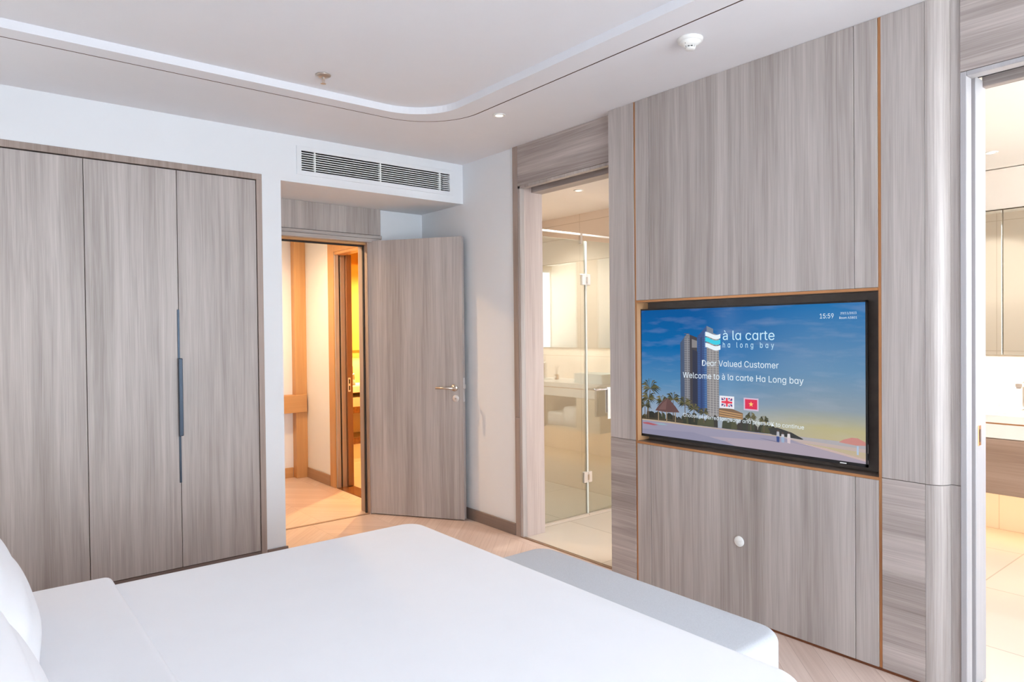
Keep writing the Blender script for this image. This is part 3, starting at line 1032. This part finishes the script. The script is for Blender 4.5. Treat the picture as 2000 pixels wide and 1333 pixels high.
for (b0, c) in ((0.562, (226, 238, 246)), (0.534, (36, 200, 224)), (0.505, (226, 238, 246))):
    n = 12
    up = [(0.432 + 0.090 * i / n, b0 + 0.012 - (-0.0085) * math.cos(1.4 * PI * i / n)) for i in range(n + 1)]
    P.poly([(p[0], p[1] - 0.022) for p in up] + up[::-1], c)
P.done('logo_waves')
P = Pic(0.0002)
P.rect(0.515, 0.599, 0.197, 0.259, (232, 232, 240))
x0, x1, y0, y1 = 0.526, 0.588, 0.206, 0.250
P.rect(x0, x1, y0, y1, (40, 58, 128))
for s in (1, -1):
    ya, yb = (y0, y1) if s == 1 else (y1, y0)
    P.poly([(x0, ya), (x0 + 0.010, ya), (x1, yb), (x1 - 0.010, yb)], (232, 232, 240))
xm, ym = (x0 + x1) / 2, (y0 + y1) / 2
P.rect(x0, x1, ym - 0.009, ym + 0.009, (232, 232, 240))
P.rect(xm - 0.009, xm + 0.009, y0, y1, (232, 232, 240))
for s in (1, -1):
    ya, yb = (y0, y1) if s == 1 else (y1, y0)
    P.poly([(x0, ya), (x0 + 0.004, ya), (x1, yb), (x1 - 0.004, yb)], (214, 60, 90))
P.rect(x0, x1, ym - 0.0052, ym + 0.0052, (224, 30, 66))
P.rect(xm - 0.0052, xm + 0.0052, y0, y1, (224, 30, 66))
P.done('flag_icon')
P = Pic(0.0002)
P.rect(0.652, 0.732, 0.197, 0.258, (204, 182, 206))
P.rect(0.659, 0.725, 0.204, 0.251, (216, 22, 72))
xm, ym = 0.692, 0.228
star = []
for k in range(10):
    rr = 0.014 if k % 2 == 0 else 0.0055
    an = PI / 2 + k * PI / 5
    star.append((xm + rr * math.cos(an), ym + rr * math.sin(an)))
for k in range(5):
    i = 2 * k
    P.poly([(xm, ym), star[i - 1], star[i], star[(i + 1) % 10]], (252, 206, 110))
P.done('flag_icon')


# ================================================================== BED
def rounded_block(x0, x1, y0, y1, z0, z1, rv, rt, n=8, m=5, res=None, seed=0, amp=0.0):
    """block with rounded upright corners (rv) and a rolled top edge (rt)"""
    bm = bmesh.new()
    rings = []
    levels = [(0.0, z0), (0.0, z0 + (z1 - z0 - rt) * 0.5), (0.0, z1 - rt)]
    for i in range(1, m + 1):
        a = PI / 2 * i / m
        levels.append((rt * (1 - math.cos(a)), z1 - rt + rt * math.sin(a)))
    for ins, z in levels:
        pts = rrect(x0 + ins, x1 - ins, y0 + ins, y1 - ins, max(rv - ins, 0.004), n)
        rings.append([bm.verts.new((p[0], p[1], z)) for p in pts])
    for k in range(len(rings) - 1):
        band(bm, rings[k], rings[k + 1])
    bm.faces.new(rings[-1])
    bm.faces.new(rings[0][::-1])
    return bm


def shell(x0, x1, y0, y1, z0, z1, rv, rt, th, n=8, m=6):
    bm = rounded_block(x0, x1, y0, y1, z0, z1, rv, rt, n, m)
    t2 = rounded_block(x0 + th, x1 - th, y0 + th, y1 - th, z0, z1 - th, max(rv - th, 0.01), max(rt - th * 0.5, 0.008), n, m)
    k = len(rrect(0, 1, 0, 1, 0.1, n))
    merge(bm, t2)
    bm.verts.ensure_lookup_table()
    half = len(bm.verts) // 2
    a_, b2 = [bm.verts[i] for i in range(k)], [bm.verts[half + i] for i in range(k)]
    lows = [f for f in bm.faces if len(f.verts) == k and all(abs(v.co.z - z0) < 1e-6 for v in f.verts)]
    bmesh.ops.delete(bm, geom=lows, context='FACES_ONLY')
    band(bm, a_, b2)
    return bm


t = thing('bed', 'wide bed in the foreground under white bedding', 'bed', (-2.4, -2.48, 0))
obj('bed_base', rounded_block(-3.40, -1.43, -3.36, -1.62, 0.04, 0.28, 0.05, 0.01), M_headb, t)
obj('mattress', rounded_block(-3.38, -1.45, -3.35, -1.64, 0.285, 0.50, 0.10, 0.05), M_linen, t)
obj('headboard', B((-3.60, -3.44, -3.6, -1.4, 0.0, 1.05), bev=0.02, seg=3), M_headb, t)

ZB = 0.555
bm = shell(-2.895, -1.378, -3.480, -1.555, 0.14, ZB, 0.10, 0.04, 0.03)
duvet = tag(obj('duvet', bm, M_linen, smooth=True), 'smooth white duvet spread over the bed', 'duvet')
# turned-back part of the duvet near the pillows
bm = shell(-2.89, -2.615, -3.492, -1.543, 0.20, ZB + 0.024, 0.03, 0.02, 0.02)
obj('turned_back_fold', bm, M_linen, duvet, smooth=True)


def pillow(name, label, c, wdt, hgt, th, tilt, yaw=0.0, seed=1):
    """standing pillow: its broad face towards +x, leaning back by tilt"""
    r = random.Random(seed)
    ph = [r.uniform(0, 6.28) for _ in range(6)]
    bm = bmesh.new()
    n = 40
    def f(u, v):
        e = max(0.0, (1 - abs(u) ** 3.0)) ** 0.55 * max(0.0, (1 - abs(v) ** 3.0)) ** 0.55
        wr = 0.014 * math.sin(5 * u + 7 * v + ph[0]) * (1 - e) + 0.008 * math.sin(11 * v - 6 * u + ph[1]) * (1 - e * 0.6)
        return th * 0.5 * e, wr
    fr, bk = [], []
    for i in range(n + 1):
        a, b2 = [], []
        for j in range(n + 1):
            u, v = -1 + 2 * i / n, -1 + 2 * j / n
            d, wr = f(u, v)
            pin = 1 - 0.07 * (1 - abs(u) ** 2) * abs(v) ** 2
            pin2 = 1 - 0.07 * (1 - abs(v) ** 2) * abs(u) ** 2
            y, z = u * wdt / 2 * pin2, v * hgt / 2 * pin
            a.append(bm.verts.new((d + wr, y, z)))
            edge = i in (0, n) or j in (0, n)
            b2.append(a[-1] if edge else bm.verts.new((-d * 0.8 + wr, y, z)))
        fr.append(a)
        bk.append(b2)
    for i in range(n):
        for j in range(n):
            bm.faces.new((fr[i][j], fr[i + 1][j], fr[i + 1][j + 1], fr[i][j + 1]))
            try:
                bm.faces.new((bk[i][j], bk[i][j + 1], bk[i + 1][j + 1], bk[i + 1][j]))
            except ValueError:
                pass
    rot = Matrix.Rotation(yaw, 4, 'Z') @ Matrix.Rotation(-tilt, 4, 'Y')
    bmesh.ops.transform(bm, matrix=Matrix.Translation(c) @ rot, verts=bm.verts[:])
    return tag(obj(name, bm, M_linen, smooth=True), label, 'pillow', group='white pillows at the head of the bed')


pillow('pillow', 'white pillow at the wardrobe side of the bed', (-3.015, -2.02, 0.73), 0.80, 0.42, 0.24, 0.42, seed=2)
pillow('pillow', 'white pillow nearest the camera at the picture edge', (-3.045, -2.88, 0.77), 0.82, 0.48, 0.26, 0.42, seed=5)

# bedside table and lit lamp on the wardrobe side (the television mirrors the lamp's glow)
t = thing('bedside_table', 'small wooden bedside table on the wardrobe side of the bed', 'bedside table', (-3.36, -0.87, 0))
obj('body', B((-3.60, -3.14, -1.12, -0.62, 0.10, 0.50), bev=0.004), M_woodx, t)
obj('drawer', B((-3.14, -3.125, -1.11, -0.63, 0.29, 0.49), bev=0.002), M_woody, t)
obj('plinth', B((-3.58, -3.20, -1.08, -0.66, 0.0, 0.10)), M_base, t)
t = thing('bedside_lamp', 'lit table lamp with a wide pale shade on the bedside table', 'lamp', (-3.38, -0.87, 0.50))
obj('base', lathe([(0.08, 0.0005), (0.08, 0.015), (0.02, 0.03), (0.014, 0.12), (0.014, 0.52)], (-3.38, -0.87, 0.50)), M_nickel, t, smooth=True)
obj('lamp_shade', lathe([(0.20, 0.52), (0.185, 0.76)], (-3.38, -0.87, 0.50), n=40), emit('lit_lamp_shade', (255, 208, 160), 3.0, (235, 220, 200), 0.8), t, smooth=False)

# ================================================================== BENCH
t = thing('bench', 'light grey upholstered bench at the foot of the bed', 'bench', (-1.16, -2.57, 0))
obj('seat', rounded_block(-1.352, -0.955, -3.165, -1.975, 0.10, 0.452, 0.09, 0.035, n=8, m=5), M_bench, t, smooth=True)
for (x, y) in ((-1.28, -3.08), (-1.03, -3.08), (-1.28, -2.06), (-1.03, -2.06)):
    obj('leg', cyl((x, y, 0.0), (x, y, 0.11), 0.016, 0.02, n=14), M_black, t)

# ================================================================== VANITY ROOM AND SHOWER
BX1 = 2.65
BY0, BY1 = -5.0, -0.55
BZ = 2.47
struct('floor_bathroom', B((0.0, BX1, BY0, -0.55, -0.1, 0.0), (0.15, 1.34, -0.55, 0.60, -0.1, 0.0)), M_bfloor, 'cream tiled floor of the bathroom', 'floor')
struct('ceiling_bathroom', B((TW, BX1 + 0.1, BY0 - 0.1, -0.5, BZ, BZ + 0.1), (TW, 1.42, -0.5, 0.6, BZ, BZ + 0.1), (2.34, BX1 + 0.1, BY0, -0.56, 2.20, BZ - 0.006)), M_bceil, 'white bathroom ceiling over the shower and vanity', 'ceiling')
struct('wall_bathroom_back', B((BX1, BX1 + 0.1, BY0, -0.45, 0, BZ)), M_bwall, 'beige tiled wall behind the bathroom vanity', 'wall')
struct('wall_shower', B((1.32, 1.42, -0.55, 0.70, 0, BZ)), M_bwall, 'beige tiled side wall inside the shower', 'wall')
struct('wall_shower_back', B((TW, 1.32, 0.60, 0.70, 0, BZ)), M_bwallx, 'beige tiled end wall of the shower', 'wall')
struct('wall_bathroom_side', B((1.42, BX1, -0.55, -0.45, 0, BZ)), M_bwallx, 'beige tiled wall beside the shower', 'wall')
struct('wall_bathroom_front', B((TW, TW + 0.02, -0.64, 0.60, 0, BZ), (TW, TW + 0.02, -3.345, -1.53, 0, BZ), (TW, TW + 0.02, BY0, -4.24, 0, BZ)), M_bwall, 'beige tiled wall on the bathroom side of the television wall', 'wall')
bm = B((0.15, 0.19, BY0 - 0.1, BY0, 0, BZ), (2.3, BX1, BY0 - 0.1, BY0, 0, BZ), (0.19, 2.3, BY0 - 0.1, BY0, 0, 1.1), (0.19, 2.3, BY0 - 0.1, BY0, 2.4, BZ))
struct('wall_bathroom_window', bm, M_bwallx, 'beige wall around the bathroom window', 'wall')
t = thing('window_2', 'bathroom window with a sea view, seen mirrored in the shower glass', 'window', (1.26, BY0 - 0.05, 1.1), kind='structure')
obj('window_frame', B((0.19, 0.205, BY0 - 0.08, BY0 - 0.02, 1.1, 2.4), (2.27, 2.3, BY0 - 0.08, BY0 - 0.02, 1.1, 2.4), (0.22, 2.3, BY0 - 0.08, BY0 - 0.02, 1.1, 1.13), (0.22, 2.3, BY0 - 0.08, BY0 - 0.02, 2.37, 2.4), (1.24, 1.28, BY0 - 0.08, BY0 - 0.02, 1.1, 2.4)), M_plastic, t)

WARM = (1.0, 0.74, 0.46)
WARMW = (1.0, 0.955, 0.90)
downlight('downlight', 'recessed downlight in the bathroom ceiling above the shower entrance', 0.585, -0.66, BZ, 60, WARMW)
downlight('downlight', 'recessed downlight in the bathroom ceiling before the vanity', 1.815, -2.92, BZ, 14, WARMW)
downlight('downlight', 'added unseen bathroom downlight brightening the wall that the mirror doors reflect', 0.62, -2.15, BZ, 60, WARMW)  # added out of view to brighten the wall mirrored by the cabinet
downlight('downlight', 'added downlight in the shower ceiling to brighten the shower', 0.75, 0.05, BZ, 62, WARMW)  # extra lamp added to brighten the inside of the shower

# shower screen
GY = -0.55
t = thing('shower_screen', 'clear glass shower screen with hinged door behind the doorway', 'shower screen', (0.75, GY, 0))
obj('glass_panel', B((0.20, 0.752, GY - 0.005, GY + 0.005, 0.012, 2.12)), M_glass, t, label='fixed glass panel')
gd = obj('glass_door', B((0.764, 1.315, GY - 0.005, GY + 0.005, 0.012, 2.12)), M_glass, t, label='hinged glass door')
obj('seal_strip', B((0.750, 0.766, GY - 0.008, GY + 0.008, 0.012, 2.115)), M_gedge, t)
obj('head_rail', B((0.19, 1.32, GY - 0.006, GY + 0.006, 2.158, 2.172), bev=0.002), M_nickelw, t)
obj('rail_clamp', B((0.700, 0.722, GY - 0.012, GY + 0.012, 2.09, 2.175), bev=0.002), M_nickel, t)
for z in (1.82, 0.293):
    h_ = obj('hinge', B((0.715, 0.758, GY - 0.014, GY + 0.014, z - 0.042, z + 0.042), (0.762, 0.802, GY - 0.014, GY + 0.014, z - 0.042, z + 0.042), bev=0.003), M_nickelw, t)
    obj('hinge_pin', B((0.752, 0.770, GY - 0.018, GY + 0.018, z - 0.022, z + 0.022), bev=0.002), M_nickel, h_)
bm = cyl((0.80, GY - 0.055, 0.967), (1.26, GY - 0.055, 0.967), 0.008, n=12)
for x in (0.84, 1.22):
    cyl((x, GY - 0.055, 0.967), (x, GY - 0.004, 0.967), 0.008, n=10, bm=bm)
obj('towel_bar', bm, M_chrome, gd, smooth=True)
obj('sill', B((0.19, 1.32, GY - 0.03, GY + 0.03, 0.0, 0.012)), M_bfloor, t)
# towel over the bar
prof = []
for i in range(9):
    a = PI * i / 8
    prof.append((GY - 0.055 - 0.012 * math.cos(a), 0.967 + 0.012 * math.sin(a)))
outl = [(GY - 0.069, 0.735)] + [(GY - 0.055 - 0.014 * math.cos(PI * i / 8), 0.967 + 0.014 * math.sin(PI * i / 8)) for i in range(9)] + [(GY - 0.041, 0.78)]
inl = [(GY - 0.0455, 0.78)] + [(GY - 0.055 + 0.0095 * math.cos(PI * i / 8), 0.967 + 0.0095 * math.sin(PI * i / 8)) for i in range(9)] + [(GY - 0.0645, 0.735)]
tag(obj('hand_towel', prism(outl + inl, 'x', 0.925, 1.15), M_towel, smooth=False), 'white hand towel hung over the bar of the glass shower door', 'towel')

# vanity
VY0, VY1 = -4.1, -1.70
t = thing('vanity', 'floating vanity with white top and wood drawers in the bathroom', 'vanity', (2.37, -2.9, 0.35))
obj('countertop', B((2.10, BX1 - 0.012, VY0, VY1, 0.812, 0.863), bev=0.003), M_counter, t)
obj('carcass', B((2.125, BX1 - 0.012, VY0, -2.56, 0.36, 0.80), (2.125, BX1 - 0.012, -2.06, VY1, 0.36, 0.80), (2.125, BX1 - 0.012, -2.56, -2.06, 0.36, 0.385), (2.125, BX1 - 0.012, -2.56, -2.06, 0.72, 0.80), (2.60, BX1 - 0.012, -2.56, -2.06, 0.385, 0.72)), M_cab, t)
obj('apron', B((2.108, 2.126, VY0, VY1, 0.713, 0.803), bev=0.002), M_counter, t)
obj('shadow_gap', B((2.114, 2.13, VY0, VY1, 0.803, 0.812)), M_copper, t)
for (a, b_) in ((-4.1, -3.34), (-3.335, -2.562)):
    obj('drawer', B((2.104, 2.126, a + 0.003, b_ - 0.003, 0.357, 0.708), bev=0.002), M_cabwood, t)
obj('door', B((2.104, 2.126, -2.055, VY1, 0.357, 0.708), bev=0.002), M_cab, t)


def folded_towel(name, label, x0, x1, y0, y1, z0, z1):
    bm = rounded_block(x0, x1, y0, y1, z0, z1, 0.03, min(0.035, (z1 - z0) * 0.45), n=5, m=4)
    return tag(obj(name, bm, M_towel, smooth=True), label, 'towel', group='folded towels in the vanity niche')


folded_towel('folded_towel', 'taller folded white towel in the open vanity niche', 2.13, 2.5, -2.29, -2.07, 0.3855, 0.60)
folded_towel('folded_towel', 'lower folded white towel in the open vanity niche', 2.13, 2.5, -2.55, -2.30, 0.3855, 0.53)

t = thing('vessel_basin', 'pale rectangular basin standing on the vanity top', 'basin', (2.35, -1.96, 0.863))
bm = bmesh.new()
o_ = rrect(2.20, 2.50, -2.20, -1.74, 0.04, 6)
i_ = rrect(2.215, 2.485, -2.185, -1.755, 0.03, 6)
f_ = rrect(2.25, 2.45, -2.14, -1.80, 0.03, 6)
R0, R1, R2, R3 = loop(bm, o_, 0.8635), loop(bm, o_, 0.965), loop(bm, i_, 0.965), loop(bm, f_, 0.885)
band(bm, R0, R1)
band(bm, R1, R2)
band(bm, R2, R3)
bm.faces.new(R3)
bm.faces.new(R0)
obj('bowl', bm, M_ceramic, t)
obj('drain', lathe([(0.022, 0.0), (0.018, 0.003)], (2.35, -1.97, 0.885)), M_chrome, t)


def faucet(x, y, label):
    t = thing('faucet', label, 'faucet', (x, y, 0.863), group='faucets on the vanity')
    obj('base', B((x - 0.028, x + 0.028, y - 0.028, y + 0.028, 0.8635, 0.875), bev=0.003), M_chrome, t)
    obj('body', B((x - 0.019, x + 0.019, y - 0.021, y + 0.021, 0.875, 1.06), bev=0.004), M_chrome, t)
    obj('spout', B((x - 0.17, x - 0.015, y - 0.018, y + 0.018, 1.03, 1.055), (x - 0.17, x - 0.145, y - 0.014, y + 0.014, 1.02, 1.03), bev=0.003), M_chrome, t)
    bm = cyl((x, y, 1.06), (x, y, 1.078), 0.012, n=12)
    cyl((x, y, 1.075), (x + 0.012, y, 1.165), 0.005, 0.004, n=10, bm=bm)
    obj('lever', bm, M_chrome, t)
    return t


faucet(2.45, -2.935, 'tall chrome faucet on the vanity top seen through the near doorway')
t = thing('sink', 'white inset basin in front of the chrome faucet', 'basin', (2.33, -3.1, 0.84))
bm = bmesh.new()
o_, i_ = rrect(2.17, 2.40, -3.15, -2.72, 0.05, 6), rrect(2.19, 2.38, -3.13, -2.74, 0.045, 6)
R0, R1, R2 = loop(bm, o_, 0.8635), loop(bm, o_, 0.871), loop(bm, i_, 0.871)
R3 = loop(bm, i_, 0.8645)
band(bm, R0, R1); band(bm, R1, R2); band(bm, R2, R3); bm.faces.new(R3)
obj('rim', bm, M_ceramic, t)

t = thing('reed_diffuser', 'small square reed diffuser bottle on the vanity top', 'diffuser', (2.40, -2.672, 0.863))
dx_, dy_ = 2.40, -2.672
obj('bottle', B((dx_ - 0.021, dx_ + 0.021, dy_ - 0.021, dy_ + 0.021, 0.8635, 0.925), bev=0.004), M_amber, t)
obj('tag_plate', B((dx_ - 0.0225, dx_ - 0.021, dy_ - 0.012, dy_ + 0.012, 0.877, 0.907)), M_plastic, t)
obj('neck', cyl((dx_, dy_, 0.925), (dx_, dy_, 0.943), 0.009, n=12), M_stick, t)
for (ex, ey) in ((0.02, -0.035), (-0.01, -0.02), (0.01, 0.015), (-0.02, 0.03), (0.03, 0.0)):
    obj('reed', cyl((dx_, dy_, 0.93), (dx_ + ex, dy_ + ey, 1.02), 0.0017, n=6), M_stick, t)

# mirrored cabinets
t = thing('mirror_cabinet', 'long beige wall cabinet with mirror doors above the vanity', 'cabinet', (2.48, -2.9, 1.22))
obj('carcass', B((2.338, BX1 - 0.012, VY0, VY1, 1.227, 2.19)), M_cab, t)
for (a, b_, m_, nm) in ((-4.1, -3.26, M_cab, 'door'), (-3.255, -2.84, M_mirror, 'mirror_door'), (-2.835, -2.25, M_mirror, 'mirror_door'), (-2.245, -1.93, M_cab, 'door'), (-1.925, VY1, M_slat, 'pale_mirror_door')):  # last door is a mirror, painted flat pale in place of its reflection
    obj(nm, B((2.322, 2.337, a + 0.0015, b_ - 0.0015, 1.24, 2.19), bev=0.001), m_, t)
    if nm == 'door' and a < -2.5:
        obj('lower_rail', B((2.3205, 2.325, a + 0.0015, b_ - 0.0015, 1.24, 1.268)), M_cab, t)
strip_light('led_strip', 'bright light strip under the mirrored bathroom cabinet', 2.56, 2.59, VY0 + 0.05, VY1 - 0.05, 1.218, 24, WARMW)
strip_light('led_strip', 'warm light strip under the floating bathroom vanity', 2.40, 2.43, VY0 + 0.05, VY1 - 0.05, 0.35, 8, WARM)

# ================================================================== HALL BEHIND THE ENTRANCE
HXL, HXR, HY = -1.50, -0.32, 2.36
HZ = 2.40
struct('floor_hall', B((HXL, HXR + 0.02, 0.596, HY, -0.1, 0.0)), M_floor, 'oak chevron floor of the hall beyond the entrance', 'floor')
struct('ceiling_hall', B((HXL, HXR + 0.15, 0.72, HY + 0.1, HZ, HZ + 0.1)), M_ceil, 'white hall ceiling beyond the entrance', 'ceiling')
struct('wall_hall_left', B((HXL - 0.1, HXL, 0.62, HY, 0, HZ)), M_white, 'hall wall hidden beside the entrance', 'wall')
struct('wall_hall_end', B((HXL, HXR + 0.15, HY, HY + 0.1, 0, HZ)), M_white, 'white end wall of the hall', 'wall')
dy0, dy1, dzt = 0.86, 1.60, 2.17
struct('wall_hall_right', B((HXR, HXR + 0.15, dy1, HY, 0, HZ), (HXR, HXR + 0.15, dy0, dy1, dzt, HZ), (HXR, HXR + 0.15, 0.72, dy0, 0, HZ)), M_white, 'white hall wall with the second bathroom doorway', 'wall')
struct('baseboard_hall', B((HXL, -0.44, HY - 0.014, HY, 0, 0.10), bev=0.003), M_hallx, 'oak baseboard on the end wall of the hall', 'baseboard')
struct('baseboard_hall_right', B((HXR - 0.014, HXR, dy1 + 0.13, 2.26, 0, 0.10), bev=0.003), wood('hall_oak_y', (150, 118, 92), (190, 158, 128), 'y', streak=0.5), 'oak baseboard on the hall wall before the second bathroom', 'baseboard')
struct('trim_8', B((-0.435, HXR, 2.27, HY, 0, HZ - 0.001), bev=0.003), M_hallz, 'tall oak post in the far corner of the hall', 'trim')
struct('trim_9', B((HXL, -0.335, 2.235, HY, 0.652, 0.824), bev=0.003), M_hallx, 'thick oak rail across the end wall of the hall', 'rail')
# second bathroom doorway
t = thing('door_4_frame', 'stepped oak frame of the second bathroom doorway in the hall', 'door frame', (HXR, 1.25, 0), kind='structure')
obj('casing', B((HXR - 0.012, HXR + 0.01, dy1 + 0.005, dy1 + 0.125, 0, 2.28), (HXR - 0.012, HXR + 0.01, dy0 - 0.1, dy1 + 0.005, 2.17, 2.28), bev=0.003), M_hallz, t)
obj('jamb', B((HXR - 0.004, HXR + 0.035, dy1 - 0.012, dy1 + 0.01, 0, 2.17), bev=0.002), M_woodz, t)
obj('jamb', B((HXR + 0.05, HXR + 0.095, dy1 - 0.012, dy1 + 0.01, 0, 2.17), bev=0.002), M_wood_ed, t)
obj('jamb_groove', B((HXR + 0.035, HXR + 0.05, dy1 - 0.003, dy1 + 0.01, 0, 2.17)), M_dark, t)
obj('head_jamb', B((HXR - 0.004, HXR + 0.095, dy0, dy1, 2.145, 2.18), bev=0.002), M_hallx, t)
t = thing('door_4', 'brown sliding door edge in the second bathroom doorway', 'door', (HXR + 0.12, dy1, 0), kind='structure')
obj('door_edge', B((HXR + 0.098, HXR + 0.15, dy1 - 0.035, dy1 + 0.01, 0.01, 2.15), bev=0.002), wood('dark_door_edge', (112, 76, 52), (140, 100, 74), 'z'), t)
obj('flush_pull', B((HXR + 0.102, HXR + 0.128, dy1 - 0.039, dy1 - 0.034, 0.885, 1.015), bev=0.002), M_nickelw, t)
obj('pull_recess', B((HXR + 0.109, HXR + 0.121, dy1 - 0.041, dy1 - 0.038, 0.90, 0.94), (HXR + 0.109, HXR + 0.121, dy1 - 0.041, dy1 - 0.038, 0.96, 1.0)), M_dark, t)
struct('trim_10', B((HXR - 0.005, HXR + 0.15, dy0, dy1, 0, 0.006)), M_marble, 'brown marble sill on the floor of the second bathroom doorway', 'threshold')
# second bathroom
SX1 = 1.6
struct('floor_washroom', B((HXR + 0.02, SX1, 0.74, 3.1, -0.1, 0.0)), M_bfloor, 'cream floor of the second bathroom', 'floor')
struct('ceiling_washroom', B((HXR + 0.15, SX1, 0.72, 3.1, HZ, HZ + 0.1)), M_bceil, 'second bathroom ceiling', 'ceiling')
struct('wall_washroom_back', B((HXR + 0.02, SX1, 3.1, 3.2, 0, HZ)), M_goldwall, 'ochre wall behind the second bathroom vanity', 'wall')
struct('wall_washroom_side', B((SX1, SX1 + 0.1, 0.7, 3.1, 0, HZ), (HXR + 0.05, HXR + 0.15, HY, 3.1, 0, HZ)), M_goldwall, 'ochre side walls of the second bathroom', 'wall')
struct('wall_washroom_front', B((-0.17, SX1, 0.705, 0.76, 0, HZ)), M_goldwall, 'ochre wall of the second bathroom beside the entrance', 'wall')
t = thing('washroom_vanity', 'amber-lit vanity with open shelf in the second bathroom', 'vanity', (0.6, 2.85, 0))
VYF = 2.60
obj('countertop', B((-0.1, 1.5, VYF, 3.098, 0.775, 0.845), bev=0.003), M_counter, t)
obj('drawer', B((-0.1, 1.5, VYF + 0.01, 3.098, 0.62, 0.72), bev=0.002), M_cab, t)
obj('shelf', B((-0.1, 1.5, VYF + 0.01, 3.098, 0.55, 0.62), bev=0.002), M_marble, t)
obj('back_panel', B((-0.1, 1.5, 3.0, 3.098, 0.28, 0.55)), M_cab, t)
obj('lower_shelf', B((-0.1, 1.5, VYF + 0.01, 3.098, 0.21, 0.28), bev=0.002), M_marble, t)
obj('plinth', B((-0.1, 1.5, VYF + 0.05, 3.098, 0.0, 0.21)), M_counter, t)
t = thing('washroom_cabinet', 'ochre wall cabinet above the second bathroom vanity', 'cabinet', (0.7, 2.95, 1.15))
obj('body', B((-0.1, 1.5, 2.82, 3.098, 1.155, 2.2)), M_goldwall, t)
obj('door', B((-0.1, 0.7, 2.80, 2.82, 1.235, 2.2), (0.703, 1.5, 2.80, 2.82, 1.235, 2.2)), M_goldwall, t)
strip_light('led_strip', 'amber light strip under the second bathroom cabinet', -0.05, 1.45, 2.98, 3.0, 1.148, 14, (1.0, 0.74, 0.40))
t = thing('soap_dispenser', 'slim metal soap dispenser on the second bathroom vanity', 'soap dispenser', (0.43, 2.8, 0.845))
obj('bottle', lathe([(0.028, 0.0), (0.028, 0.10), (0.020, 0.12), (0.010, 0.13)], (0.43, 2.8, 0.846)), M_nickel, t, smooth=True)
bm = cyl((0.43, 2.8, 0.97), (0.43, 2.8, 1.06), 0.005, n=8)
cyl((0.43, 2.8, 1.055), (0.40, 2.77, 1.05), 0.005, n=8, bm=bm)
obj('pump', bm, M_nickel, t)
downlight('downlight', 'warm downlight in the second bathroom ceiling', 0.62, 2.1, HZ, 260, (1.0, 0.64, 0.24))
downlight('downlight', 'warm downlight in the hall ceiling', -1.12, 1.30, HZ, 130, (1.0, 0.66, 0.36), spot=3.05)
